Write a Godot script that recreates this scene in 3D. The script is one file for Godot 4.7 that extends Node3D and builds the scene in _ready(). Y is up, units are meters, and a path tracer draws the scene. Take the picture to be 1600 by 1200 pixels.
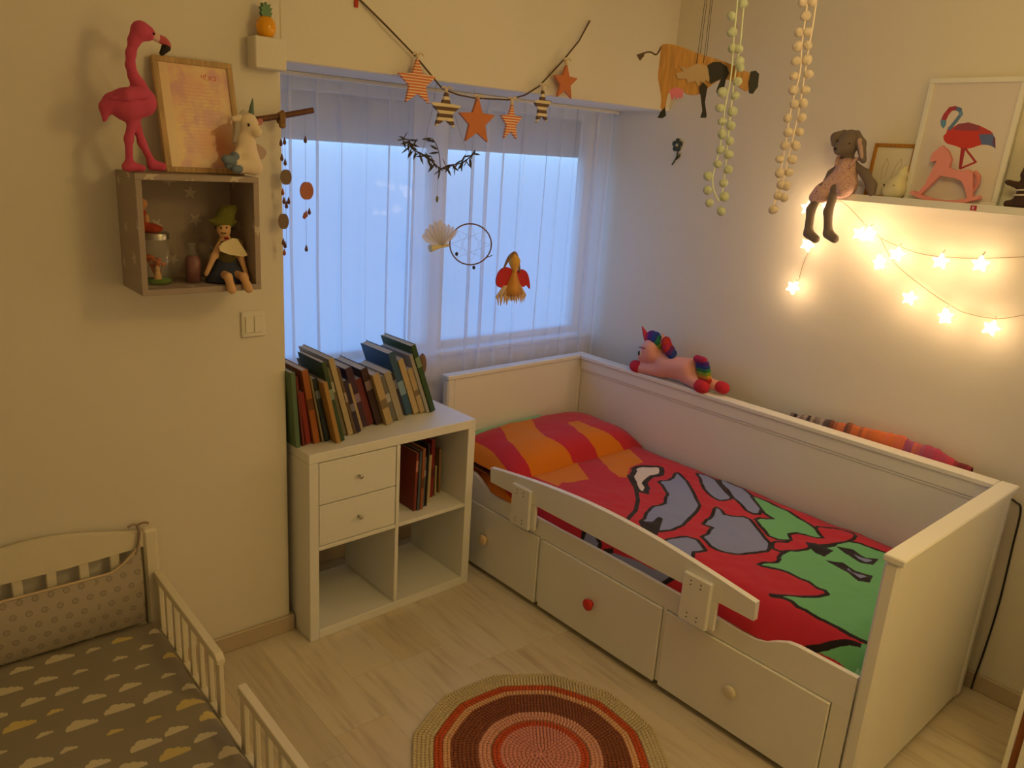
extends Node3D
# A child's bedroom at dusk. Axes: x runs along the window wall, z towards the viewer, y up; metres.

const XW := 1.904      # right wall
const ZL := -0.127     # face of the wall left of the window and of the beam above it
const XL := -0.024     # edge of that wall
const YB := 2.073      # underside of the beam
const ZN := -0.53      # wall under the window
const SILL := 0.9
const HC := 2.75
const BW := 0.914      # daybed: width, length, height
const BL := 2.088
const BH := 0.851

# ------------------------------------------------------------------ mesh builder
class MB:
	var v := PackedVector3Array()
	var n := PackedVector3Array()
	var u := PackedVector2Array()
	var col := PackedColorArray()
	var use_col := false
	var cur := Color.WHITE
	func tri(a, b, c, na, nb, nc, ua = Vector2.ZERO, ub = Vector2.ZERO, uc = Vector2.ZERO):
		var g: Vector3 = (b - a).cross(c - a)
		if g.dot(na + nb + nc) > 0.0:
			v.append(a); v.append(c); v.append(b)
			n.append(na); n.append(nc); n.append(nb)
			u.append(ua); u.append(uc); u.append(ub)
		else:
			v.append(a); v.append(b); v.append(c)
			n.append(na); n.append(nb); n.append(nc)
			u.append(ua); u.append(ub); u.append(uc)
		if use_col:
			col.append(cur); col.append(cur); col.append(cur)
	func flat(a, b, c, out, ua = Vector2.ZERO, ub = Vector2.ZERO, uc = Vector2.ZERO):
		var g: Vector3 = (b - a).cross(c - a)
		if g.length_squared() < 1e-18:
			return
		g = g.normalized()
		if g.dot(out) < 0.0:
			g = -g
		tri(a, b, c, g, g, g, ua, ub, uc)
	func quad(a, b, c, d, out, ua = Vector2(0, 0), ub = Vector2(1, 0), uc = Vector2(1, 1), ud = Vector2(0, 1)):
		flat(a, b, c, out, ua, ub, uc)
		flat(a, c, d, out, ua, uc, ud)
	func mesh(origin := Vector3.ZERO) -> ArrayMesh:
		if origin != Vector3.ZERO:
			for i in v.size():
				v[i] -= origin
		var arr := []
		arr.resize(Mesh.ARRAY_MAX)
		arr[Mesh.ARRAY_VERTEX] = v
		arr[Mesh.ARRAY_NORMAL] = n
		arr[Mesh.ARRAY_TEX_UV] = u
		if use_col:
			arr[Mesh.ARRAY_COLOR] = col
		var m := ArrayMesh.new()
		m.add_surface_from_arrays(Mesh.PRIMITIVE_TRIANGLES, arr)
		return m

# chamfered box between two corners; uv is planar in metres on each face
func box(m: MB, lo: Vector3, hi: Vector3, bev := 0.003, xf := Transform3D(), uvo := Vector2.ZERO):
	var b: float = minf(bev, 0.45 * minf(hi.x - lo.x, minf(hi.y - lo.y, hi.z - lo.z)))
	var c := (lo + hi) * 0.5
	var h := (hi - lo) * 0.5
	for ax in 3:
		var a1 := (ax + 1) % 3
		var a2 := (ax + 2) % 3
		for s in [-1.0, 1.0]:
			var q := []
			var uv := []
			for k in [[-1, -1], [1, -1], [1, 1], [-1, 1]]:
				var p := Vector3.ZERO
				p[ax] = s * h[ax]
				p[a1] = k[0] * (h[a1] - b)
				p[a2] = k[1] * (h[a2] - b)
				q.append(xf * (c + p))
				var w := c + p
				uv.append(uvo + (Vector2(w.z, w.y) if ax == 0 else (Vector2(w.x, w.z) if ax == 1 else Vector2(w.x, w.y))))
			var o := Vector3.ZERO
			o[ax] = s
			m.quad(q[0], q[1], q[2], q[3], xf.basis * o, uv[0], uv[1], uv[2], uv[3])
	if b <= 0.0:
		return
	for ax in 3:                                                   # the twelve edges
		var a1 := (ax + 1) % 3
		var a2 := (ax + 2) % 3
		for s1 in [-1.0, 1.0]:
			for s2 in [-1.0, 1.0]:
				var q := []
				for e in [-1.0, 1.0]:
					for w in 2:
						var p := Vector3.ZERO
						p[ax] = e * (h[ax] - b)
						p[a1] = s1 * (h[a1] - (b if w == 1 else 0.0))
						p[a2] = s2 * (h[a2] - (b if w == 0 else 0.0))
						q.append(xf * (c + p))
				var o := Vector3.ZERO
				o[a1] = s1
				o[a2] = s2
				m.quad(q[0], q[1], q[3], q[2], xf.basis * o)
	for sx in [-1.0, 1.0]:
		for sy in [-1.0, 1.0]:
			for sz in [-1.0, 1.0]:
				var s := Vector3(sx, sy, sz)
				var p := s * h
				m.flat(xf * (c + p - Vector3(0, sy, sz) * b), xf * (c + p - Vector3(sx, 0, sz) * b), xf * (c + p - Vector3(sx, sy, 0) * b), xf.basis * s)

func bx(lo: Vector3, hi: Vector3, bev := 0.003) -> ArrayMesh:
	var m := MB.new()
	box(m, lo, hi, bev)
	return m.mesh()

# polygon in xy pushed from z0 to z1, edges chamfered when bev > 0
func extr(m: MB, poly: PackedVector2Array, z0: float, z1: float, xf := Transform3D(), bev := 0.0, uvs := 1.0):
	var p := poly
	if Geometry2D.is_polygon_clockwise(p):
		p.reverse()
	var inner := p
	if bev > 0.0:
		var off := Geometry2D.offset_polygon(p, -bev)
		if off.size() == 1 and off[0].size() == p.size():
			var o2: PackedVector2Array = off[0]
			var best := 0
			for i in o2.size():
				if o2[i].distance_squared_to(p[0]) < o2[best].distance_squared_to(p[0]):
					best = i
			inner = PackedVector2Array()
			for i in o2.size():
				inner.append(o2[(best + i) % o2.size()])
		else:
			bev = 0.0
	var idx := Geometry2D.triangulate_polygon(inner)
	for s in [0, 1]:
		var z: float = z1 if s == 1 else z0
		var o: Vector3 = xf.basis * Vector3(0, 0, 1.0 if s == 1 else -1.0)
		for i in range(0, idx.size(), 3):
			var a := inner[idx[i]]
			var b := inner[idx[i + 1]]
			var c := inner[idx[i + 2]]
			m.flat(xf * Vector3(a.x, a.y, z), xf * Vector3(b.x, b.y, z), xf * Vector3(c.x, c.y, z), o, a * uvs, b * uvs, c * uvs)
	var za := z0 + bev
	var zb := z1 - bev
	for i in p.size():
		var j := (i + 1) % p.size()
		var a := p[i]
		var b := p[j]
		var d := b - a
		var out: Vector3 = xf.basis * Vector3(d.y, -d.x, 0)
		m.quad(xf * Vector3(a.x, a.y, za), xf * Vector3(b.x, b.y, za), xf * Vector3(b.x, b.y, zb), xf * Vector3(a.x, a.y, zb), out, a * uvs, b * uvs, b * uvs, a * uvs)
		if bev > 0.0:
			m.quad(xf * Vector3(a.x, a.y, zb), xf * Vector3(b.x, b.y, zb), xf * Vector3(inner[j].x, inner[j].y, z1), xf * Vector3(inner[i].x, inner[i].y, z1), out, a * uvs, b * uvs, b * uvs, a * uvs)
			m.quad(xf * Vector3(a.x, a.y, za), xf * Vector3(b.x, b.y, za), xf * Vector3(inner[j].x, inner[j].y, z0), xf * Vector3(inner[i].x, inner[i].y, z0), out, a * uvs, b * uvs, b * uvs, a * uvs)

# tube along points; rad is one radius or a list
func tube(m: MB, pts: Array, rad, sides := 8, closed := false):
	var cnt := pts.size()
	var rings := []
	var nors := []
	var up := Vector3.UP
	for i in cnt:
		var a: Vector3 = pts[(i - 1 + cnt) % cnt] if (i > 0 or closed) else pts[0]
		var b: Vector3 = pts[(i + 1) % cnt] if (i < cnt - 1 or closed) else pts[cnt - 1]
		var t := (b - a).normalized()
		if i == 0:
			up = Vector3.UP if absf(t.y) < 0.9 else Vector3.RIGHT
		var s := t.cross(up).normalized()
		up = s.cross(t).normalized()
		var r: float = rad if not rad is Array else rad[i]
		var ring := []
		var nr := []
		for k in sides:
			var an := TAU * k / sides
			var d := s * cos(an) + up * sin(an)
			ring.append(pts[i] + d * r)
			nr.append(d)
		rings.append(ring)
		nors.append(nr)
	for i in (cnt if closed else cnt - 1):
		var j := (i + 1) % cnt
		for k in sides:
			var l := (k + 1) % sides
			m.tri(rings[i][k], rings[i][l], rings[j][l], nors[i][k], nors[i][l], nors[j][l])
			m.tri(rings[i][k], rings[j][l], rings[j][k], nors[i][k], nors[j][l], nors[j][k])
	if not closed:
		for e in [0, cnt - 1]:
			var t: Vector3 = (pts[0] - pts[1]) if e == 0 else (pts[cnt - 1] - pts[cnt - 2])
			for k in range(1, sides - 1):
				m.flat(rings[e][0], rings[e][k], rings[e][k + 1], t)

# profile of (radius, height) turned round the y axis
func lathe(m: MB, prof: Array, seg := 24, xf := Transform3D(), sharp := false):
	for i in prof.size() - 1:
		var a: Vector2 = prof[i]
		var b: Vector2 = prof[i + 1]
		var d := b - a
		if d.length() < 1e-7:
			continue
		var nn := Vector2(d.y, -d.x).normalized()
		var na := nn
		var nb := nn
		if not sharp:
			if i > 0:
				var d0: Vector2 = a - prof[i - 1]
				na = (nn + Vector2(d0.y, -d0.x).normalized()).normalized()
			if i < prof.size() - 2:
				var d1: Vector2 = prof[i + 2] - b
				nb = (nn + Vector2(d1.y, -d1.x).normalized()).normalized()
		for k in seg:
			var t0 := TAU * k / seg
			var t1 := TAU * (k + 1) / seg
			var c0 := Vector3(cos(t0), 0, sin(t0))
			var c1 := Vector3(cos(t1), 0, sin(t1))
			var A := c0 * a.x + Vector3.UP * a.y
			var B := c1 * a.x + Vector3.UP * a.y
			var C := c1 * b.x + Vector3.UP * b.y
			var D := c0 * b.x + Vector3.UP * b.y
			var NA := xf.basis * (c0 * na.x + Vector3.UP * na.y)
			var NB := xf.basis * (c1 * na.x + Vector3.UP * na.y)
			var NC := xf.basis * (c1 * nb.x + Vector3.UP * nb.y)
			var ND := xf.basis * (c0 * nb.x + Vector3.UP * nb.y)
			if a.x > 1e-6:
				m.tri(xf * A, xf * B, xf * C, NA, NB, NC)
			if b.x > 1e-6:
				m.tri(xf * A, xf * C, xf * D, NA, NC, ND)

func ell(m: MB, c: Vector3, r: Vector3, bas := Basis(), seg := 14, rings := 9):
	for i in rings:
		for k in seg:
			var q := []
			for e in [[i, k], [i, k + 1], [i + 1, k + 1], [i + 1, k]]:
				var th: float = PI * e[0] / rings
				var ph: float = TAU * e[1] / seg
				q.append(Vector3(sin(th) * cos(ph), cos(th), sin(th) * sin(ph)))
			var p := []
			var nn := []
			for d in q:
				p.append(c + bas * (d * r))
				nn.append((bas * (d / r)).normalized())
			if i > 0:
				m.tri(p[0], p[1], p[2], nn[0], nn[1], nn[2])
			if i < rings - 1:
				m.tri(p[0], p[2], p[3], nn[0], nn[2], nn[3])

# grid surface from f(s, t) with s, t in 0..1
func sheet(m: MB, nu: int, nv: int, f: Callable, out := Vector3.UP, uvf = null):
	var P := []
	for j in nv + 1:
		for i in nu + 1:
			P.append(f.call(float(i) / nu, float(j) / nv))
	var N := []
	for j in nv + 1:
		for i in nu + 1:
			var a: Vector3 = P[j * (nu + 1) + mini(i + 1, nu)] - P[j * (nu + 1) + maxi(i - 1, 0)]
			var b: Vector3 = P[mini(j + 1, nv) * (nu + 1) + i] - P[maxi(j - 1, 0) * (nu + 1) + i]
			var g := a.cross(b).normalized()
			N.append(g if g.dot(out) >= 0.0 else -g)
	for j in nv:
		for i in nu:
			var a := j * (nu + 1) + i
			var b := a + 1
			var c := b + nu + 1
			var d := a + nu + 1
			var ua = Vector2(float(i) / nu, float(j) / nv)
			var ub = Vector2(float(i + 1) / nu, float(j) / nv)
			var uc = Vector2(float(i + 1) / nu, float(j + 1) / nv)
			var ud = Vector2(float(i) / nu, float(j + 1) / nv)
			if uvf != null:
				ua = uvf.call(P[a]); ub = uvf.call(P[b]); uc = uvf.call(P[c]); ud = uvf.call(P[d])
			m.tri(P[a], P[b], P[c], N[a], N[b], N[c], ua, ub, uc)
			m.tri(P[a], P[c], P[d], N[a], N[c], N[d], ua, uc, ud)

# soft body: tapered capsules [a, b, ra, rb] joined by a smooth minimum and meshed as surface nets
func blob(m: MB, prims: Array, cell := 0.006, k := 0.02):
	var lo := Vector3.ONE * 1e9
	var hi := -lo
	for p in prims:
		var r: float = maxf(p[2], p[3]) + k + 2.0 * cell
		for e in [p[0], p[1]]:
			lo = lo.min(e - Vector3.ONE * r)
			hi = hi.max(e + Vector3.ONE * r)
	var nx := int((hi.x - lo.x) / cell) + 2
	var ny := int((hi.y - lo.y) / cell) + 2
	var nz := int((hi.z - lo.z) / cell) + 2
	var F := PackedFloat32Array()
	F.resize(nx * ny * nz)
	F.fill(1.0)
	for p in prims:
		var A: Vector3 = p[0]
		var B: Vector3 = p[1]
		var ra: float = p[2]
		var rb: float = p[3]
		var r: float = maxf(ra, rb) + k + 2.0 * cell
		var l3 := (A.min(B) - Vector3.ONE * r - lo) / cell
		var h3 := (A.max(B) + Vector3.ONE * r - lo) / cell
		var ab := B - A
		var inv: float = 1.0 / maxf(ab.length_squared(), 1e-12)
		for z in range(maxi(0, int(l3.z)), mini(nz, int(h3.z) + 1)):
			for y in range(maxi(0, int(l3.y)), mini(ny, int(h3.y) + 1)):
				for x in range(maxi(0, int(l3.x)), mini(nx, int(h3.x) + 1)):
					var q := lo + Vector3(x, y, z) * cell - A
					var t: float = clampf(q.dot(ab) * inv, 0.0, 1.0)
					var d: float = (q - ab * t).length() - lerpf(ra, rb, t)
					var i := (z * ny + y) * nx + x
					var f := F[i]
					var h: float = maxf(k - absf(f - d), 0.0) / k
					F[i] = minf(f, d) - h * h * k * 0.25
	var V := {}
	var W := {}
	for z in nz - 1:
		for y in ny - 1:
			for x in nx - 1:
				var base := (z * ny + y) * nx + x
				var c := [F[base], F[base + 1], F[base + nx], F[base + nx + 1], F[base + nx * ny], F[base + nx * ny + 1], F[base + nx * ny + nx], F[base + nx * ny + nx + 1]]
				var neg := 0
				for e in c:
					if e < 0.0:
						neg += 1
				if neg == 0 or neg == 8:
					continue
				var sum := Vector3.ZERO
				var cnt := 0
				for e in [[0, 1], [2, 3], [4, 5], [6, 7], [0, 2], [1, 3], [4, 6], [5, 7], [0, 4], [1, 5], [2, 6], [3, 7]]:
					var a: float = c[e[0]]
					var b: float = c[e[1]]
					if (a < 0.0) != (b < 0.0):
						var t: float = a / (a - b)
						var pa := Vector3(e[0] & 1, (e[0] >> 1) & 1, e[0] >> 2)
						var pb := Vector3(e[1] & 1, (e[1] >> 1) & 1, e[1] >> 2)
						sum += pa.lerp(pb, t)
						cnt += 1
				V[base] = lo + (Vector3(x, y, z) + sum / cnt) * cell
				W[base] = Vector3(c[1] + c[3] + c[5] + c[7] - c[0] - c[2] - c[4] - c[6], c[2] + c[3] + c[6] + c[7] - c[0] - c[1] - c[4] - c[5], c[4] + c[5] + c[6] + c[7] - c[0] - c[1] - c[2] - c[3]).normalized()
	var step := [1, nx, nx * ny]
	for base in V:
		for ax in 3:
			var e: int = base + step[ax]
			if (F[base] < 0.0) == (F[e] < 0.0):
				continue
			var s1: int = step[(ax + 1) % 3]
			var s2: int = step[(ax + 2) % 3]
			var q := [base, base - s1, base - s1 - s2, base - s2]
			if not (V.has(q[1]) and V.has(q[2]) and V.has(q[3])):
				continue
			m.tri(V[q[0]], V[q[1]], V[q[2]], W[q[0]], W[q[1]], W[q[2]])
			m.tri(V[q[0]], V[q[2]], V[q[3]], W[q[0]], W[q[2]], W[q[3]])

# ------------------------------------------------------------------ nodes
var taken := {}
func numbered(called: String) -> String:
	taken[called] = taken.get(called, 0) + 1
	return called if taken[called] == 1 else "%s_%03d" % [called, taken[called] - 1]

func tag(o: Node3D, label := "", category := "", group := "", kind := ""):
	for e in [["label", label], ["category", category], ["group", group], ["kind", kind]]:
		if e[1] != "":
			o.set_meta(e[0], e[1])
	return o

func thing(called: String, label: String, category: String, at := Vector3.ZERO, turn := 0.0, group := "") -> Node3D:
	var o := Node3D.new()
	o.name = numbered(called)
	add_child(o)
	o.position = at
	o.rotation.y = turn
	return tag(o, label, category, group)

func part(parent: Node3D, called: String, mesh: Mesh, mat: Material, at := Vector3.ZERO) -> MeshInstance3D:
	var o := MeshInstance3D.new()
	o.name = called
	o.mesh = mesh
	o.material_override = mat
	o.position = at
	parent.add_child(o, true)
	return o

func solo(called: String, label: String, category: String, mesh: Mesh, mat: Material, at := Vector3.ZERO, turn := 0.0, group := "") -> MeshInstance3D:
	var o := MeshInstance3D.new()
	o.name = numbered(called)
	o.mesh = mesh
	o.material_override = mat
	add_child(o)
	o.position = at
	o.rotation.y = turn
	tag(o, label, category, group)
	return o

func struct(called: String, mesh: Mesh, mat: Material) -> MeshInstance3D:
	var o := MeshInstance3D.new()
	o.name = called
	o.mesh = mesh
	o.material_override = mat
	add_child(o)
	o.set_meta("kind", "structure")
	return o

# ------------------------------------------------------------------ materials
var M := {}
func c8(r, g, b) -> Color:
	return Color(r / 255.0, g / 255.0, b / 255.0)

func mat(col: Color, rough := 0.7, metal := 0.0) -> StandardMaterial3D:
	var m := StandardMaterial3D.new()
	m.albedo_color = col
	m.roughness = rough
	m.metallic = metal
	return m

func tex(img: Image) -> ImageTexture:
	img.generate_mipmaps()
	return ImageTexture.create_from_image(img)

func noise_img(size: int, freq: float, seed_: int, oct := 4) -> Image:
	var f := FastNoiseLite.new()
	f.seed = seed_
	f.frequency = freq
	f.fractal_octaves = oct
	return f.get_seamless_image(size, size)

func bumpy(m: StandardMaterial3D, img: Texture2D, scale: float, depth: float) -> StandardMaterial3D:
	m.uv1_triplanar = true
	m.uv1_scale = Vector3.ONE * scale
	m.heightmap_enabled = true
	m.heightmap_texture = img
	m.heightmap_scale = depth
	return m

func cloth(col: Color, scale := 30.0, depth := 0.1) -> StandardMaterial3D:
	var m := mat(col, 0.95)
	m.rim_enabled = true
	m.rim = 0.25
	m.rim_tint = 0.6
	return bumpy(m, M.t_fine, scale, depth)

func fill_poly(img: Image, p: PackedVector2Array, col: Color):
	var ylo := 1e9
	var yhi := -1e9
	for q in p:
		ylo = minf(ylo, q.y)
		yhi = maxf(yhi, q.y)
	for y in range(maxi(0, int(ylo)), mini(img.get_height(), int(yhi) + 1)):
		var xs := []
		for i in p.size():
			var a := p[i]
			var b := p[(i + 1) % p.size()]
			var yc := y + 0.5
			if (a.y <= yc) != (b.y <= yc):
				xs.append(a.x + (yc - a.y) / (b.y - a.y) * (b.x - a.x))
		xs.sort()
		for i in range(0, xs.size() - 1, 2):
			var x0 := int(round(xs[i]))
			var x1 := int(round(xs[i + 1]))
			if x1 > x0:
				img.fill_rect(Rect2i(x0, y, x1 - x0, 1), col)

func dot(img: Image, c: Vector2, r: float, col: Color):
	for y in range(int(c.y - r), int(c.y + r) + 1):
		var w := r * r - (y + 0.5 - c.y) * (y + 0.5 - c.y)
		if w > 0.0:
			var h := sqrt(w)
			img.fill_rect(Rect2i(int(round(c.x - h)), y, maxi(1, int(round(2.0 * h))), 1), col)

func stroke(img: Image, p: Array, r: float, col: Color):
	for i in p.size() - 1:
		var a: Vector2 = p[i]
		var b: Vector2 = p[i + 1]
		var cnt := int(a.distance_to(b) / maxf(r * 0.6, 0.6)) + 1
		for k in cnt + 1:
			dot(img, a.lerp(b, float(k) / cnt), r, col)

func star_poly(r: float, inner := 0.42, turn := 0.0, sx := 1.0) -> PackedVector2Array:
	var p := PackedVector2Array()
	for i in 10:
		var a := PI / 2 + TAU * i / 10.0 + turn
		var q := r if i % 2 == 0 else r * inner
		p.append(Vector2(cos(a) * q * sx, sin(a) * q))
	return p

func smooth_poly(p: PackedVector2Array, times := 2) -> PackedVector2Array:
	for t in times:
		var o := PackedVector2Array()
		for i in p.size():
			var a := p[i]
			var b := p[(i + 1) % p.size()]
			o.append(a.lerp(b, 0.25))
			o.append(a.lerp(b, 0.75))
		p = o
	return p

func poly(a: Array) -> PackedVector2Array:
	var p := PackedVector2Array()
	for i in range(0, a.size(), 2):
		p.append(Vector2(a[i], a[i + 1]))
	return p

func wavy(pts: Array, n := 6) -> Array:                            # a smooth curve through points
	var c := Curve3D.new()
	for i in pts.size():
		var t: Vector3 = (pts[mini(i + 1, pts.size() - 1)] - pts[maxi(i - 1, 0)]) / 6.0
		c.add_point(pts[i], -t, t)
	var o := []
	for i in (pts.size() - 1) * n + 1:
		o.append(c.sample(int(i / n), float(i % n) / n) if i < (pts.size() - 1) * n else pts[pts.size() - 1])
	return o

# ------------------------------------------------------------------ scene
const LAMP_AT := Vector3(0.5, 2.34, 1.72)

func _ready():
	var cam := Camera3D.new()
	cam.name = "camera"
	cam.fov = 51.78
	cam.near = 0.02
	add_child(cam)
	cam.transform = Transform3D(Basis(Vector3(0.76524, 0.06348, 0.64061), Vector3(0.13301, 0.95806, -0.25382), Vector3(-0.62986, 0.27944, 0.72470)).orthonormalized(), Vector3(-1.1819, 1.8373, 2.4290))
	cam.current = true
	var env := Environment.new()
	env.background_mode = Environment.BG_SKY
	var sm := ProceduralSkyMaterial.new()
	sm.sky_top_color = c8(86, 136, 212)
	sm.sky_horizon_color = c8(142, 194, 246)
	sm.ground_horizon_color = c8(130, 170, 216)
	sm.ground_bottom_color = c8(96, 128, 172)
	sm.sky_energy_multiplier = SKY_ENERGY
	sm.ground_energy_multiplier = SKY_ENERGY
	var sky := Sky.new()
	sky.sky_material = sm
	env.sky = sky
	env.ambient_light_source = Environment.AMBIENT_SOURCE_DISABLED
	env.tonemap_mode = Environment.TONE_MAPPER_LINEAR
	env.tonemap_exposure = 1.0
	env.sdfgi_enabled = true
	env.ssao_enabled = true
	env.ssil_enabled = true
	var we := WorldEnvironment.new()
	we.name = "environment"
	we.environment = env
	add_child(we)
	materials()
	room()
	unseen_ceiling_lamp()
	unseen_floor_lamp()
	window_and_curtains()
	cube_shelf()
	daybed()
	toddler_bed()
	rug()
	wall_box()
	wall_ledge()
	hangings()
	small_things()

const SKY_ENERGY := 1.62
const LAMP_ENERGY := 0.28
const UNSEEN_FLOOR_LAMP_ENERGY := 0.12
const FAIRY_ENERGY := 0.0098

func glow(at: Vector3, col: Color, energy: float, size: float, parent: Node3D = self):
	var l := OmniLight3D.new()
	l.name = "glow"
	l.light_color = col
	l.light_energy = energy
	l.light_size = size
	l.omni_range = 8.0
	l.omni_attenuation = 2.0
	l.shadow_enabled = true
	parent.add_child(l, true)
	l.position = at

func materials():
	M.t_fine = tex(noise_img(128, 0.12, 3))
	M.t_plaster = tex(noise_img(256, 0.02, 7, 5))
	M.wall = bumpy(mat(c8(232, 226, 212), 0.9), M.t_plaster, 1.3, 0.12)
	M.ceiling = mat(c8(238, 234, 224), 0.95)
	M.white = mat(c8(236, 236, 232), 0.38)
	M.white2 = mat(c8(232, 228, 216), 0.5)
	M.plastic = mat(c8(236, 232, 220), 0.3)
	M.metal = mat(c8(190, 186, 178), 0.3, 0.9)
	M.black = mat(c8(26, 22, 22), 0.6)
	M.dark = mat(c8(40, 34, 30), 0.7)
	M.cord = mat(c8(96, 78, 58), 0.9)
	M.base = mat(c8(196, 180, 156), 0.45)
	# whitewashed floor boards
	var a := FastNoiseLite.new()
	a.seed = 11
	a.frequency = 1.0
	a.fractal_octaves = 4
	var img := Image.create(384, 768, false, Image.FORMAT_RGB8)
	for y in 768:
		for x in 384:
			var s: float = a.get_noise_2d(x * 0.055, y * 0.006)
			var t: float = a.get_noise_2d(x * 0.02 + 90.0, y * 0.007 + 40.0)
			var g: float = a.get_noise_2d(x * 0.22 + 9.0, y * 0.012 + 300.0)
			var w: float = clampf(0.22 + 0.9 * t, 0.0, 1.0) * clampf(0.35 + 1.1 * s, 0.0, 1.0)
			var c := c8(222, 212, 190).lerp(c8(164, 146, 122), clampf(w * 0.75 + 0.06 * g, 0.0, 0.7))
			img.set_pixel(x, y, c.lightened(clampf(0.08 * g, 0.0, 0.1)))
	M.t_floor = tex(img)
	for k in 3:
		var f := mat([c8(255, 255, 255), c8(250, 246, 238), c8(242, 240, 236)][k], 0.42)
		f.albedo_texture = M.t_floor
		f.uv1_scale = Vector3(1.0 / 0.76, 1.0 / 2.56, 1)
		M["floor%d" % k] = f
	M.joint = mat(c8(170, 152, 128), 0.9)
	# wood
	var wi := Image.create(128, 512, false, Image.FORMAT_RGB8)
	for y in 512:
		for x in 128:
			var s: float = a.get_noise_2d(x * 0.09, y * 0.006 + 70.0) * 0.5 + 0.5
			wi.set_pixel(x, y, Color(1, 1, 1).darkened(0.28 * s))
	M.t_wood = tex(wi)
	M.pine = wood(c8(226, 186, 130))
	M.brown_wood = wood(c8(120, 72, 42))
	M.gold_wood = wood(c8(206, 142, 52))
	M.cow_wood = wood(c8(206, 150, 78))

func wood(c: Color) -> StandardMaterial3D:
	var m := mat(c, 0.55)
	m.albedo_texture = M.t_wood
	m.uv1_triplanar = true
	m.uv1_scale = Vector3(6, 2, 6)
	return m

# ------------------------------------------------------------------ the room
func room():
	var sub := struct("floor", bx(Vector3(-1.65, -0.1, -0.7), Vector3(2.0, -0.012, 2.9), 0.0), M.joint)
	var meshes := []
	for k in 8:
		var m := MB.new()
		box(m, Vector3(-0.0949, -0.012, -0.6397), Vector3(0.0949, 0, 0.6397), 0.0006, Transform3D(), Vector2(0.095 + 0.19 * (k % 4), 0.64 + 1.28 * int(k / 4)))
		meshes.append(m.mesh())
	var rng := RandomNumberGenerator.new()
	rng.seed = 5
	for i in 19:
		var z := -0.62 - rng.randf() * 0.9
		while z < 2.7:
			if z > -1.3:
				part(sub, "plank", meshes[rng.randi() % 8], M["floor%d" % (rng.randi() % 3)], Vector3(-1.59 + 0.19 * i, 0, z + 0.64))
			z += 1.28
	struct("ceiling", bx(Vector3(-1.65, HC, -0.7), Vector3(2.0, HC + 0.1, 2.9), 0.0), M.ceiling)
	struct("wall_back", bx(Vector3(-1.65, -0.012, -0.7), Vector3(XL, HC, ZL), 0.004), M.wall)
	struct("wall_beam", bx(Vector3(XL, YB, -0.7), Vector3(2.0, HC, ZL), 0.004), M.wall)
	struct("wall_niche", bx(Vector3(XL, -0.012, -0.7), Vector3(XW, SILL, ZN), 0.003), M.wall)
	struct("wall_right", bx(Vector3(XW, -0.012, -0.7), Vector3(2.0, HC, 2.9), 0.0), M.wall)
	struct("unseen_wall_left", bx(Vector3(-1.75, -0.012, -0.7), Vector3(-1.65, HC, 2.9), 0.0), M.wall)  # out of view, set close in to bounce lamp light into the room
	struct("unseen_wall_front", bx(Vector3(-1.65, -0.012, 2.8), Vector3(XW, HC, 2.9), 0.0), M.wall)  # unseen behind the viewer, set near to bounce lamp light onto facing surfaces
	var m := MB.new()
	box(m, Vector3(-1.65, 0, ZL), Vector3(XL + 0.014, 0.068, ZL + 0.014), 0.003)
	box(m, Vector3(XL, 0, ZN), Vector3(XL + 0.014, 0.068, ZL), 0.003)
	struct("baseboard_back", m.mesh(), M.base)
	struct("baseboard_niche", bx(Vector3(XL + 0.014, 0, ZN), Vector3(XW, 0.068, ZN + 0.014), 0.003), M.base)
	struct("baseboard_right", bx(Vector3(XW - 0.014, 0, ZN + 0.014), Vector3(XW, 0.068, 2.8), 0.003), M.base)

func unseen_ceiling_lamp():  # out of view above, placed to light the walls, floor and beds
	var t := thing("unseen_ceiling_lamp", "unseen round glowing globe lamp hanging from the ceiling on a cord, lighting the room", "lamp", LAMP_AT)
	var m := MB.new()
	tube(m, [Vector3(0, 0.15, 0), Vector3(0, HC - LAMP_AT.y, 0)], 0.004, 6)
	part(t, "cord", m.mesh(), M.plastic)
	m = MB.new()
	lathe(m, [Vector2(0, 0.18), Vector2(0.03, 0.18), Vector2(0.032, 0.148), Vector2(0, 0.148)], 16)
	part(t, "lamp_holder", m.mesh(), M.plastic)
	m = MB.new()
	lathe(m, [Vector2(0, HC - LAMP_AT.y), Vector2(0.05, HC - LAMP_AT.y), Vector2(0.045, HC - LAMP_AT.y - 0.025), Vector2(0, HC - LAMP_AT.y - 0.03)], 16)
	part(t, "ceiling_rose", m.mesh(), M.plastic)
	m = MB.new()
	ell(m, Vector3.ZERO, Vector3.ONE * 0.15, Basis(), 24, 16)
	var g := mat(c8(255, 240, 214), 0.6)
	g.emission_enabled = true
	g.emission = c8(255, 205, 130)
	g.emission_energy_multiplier = 2.0
	part(t, "lamp_globe", m.mesh(), g)
	glow(Vector3.ZERO, LAMP_COLOR, LAMP_ENERGY, 0.15, t)

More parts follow.
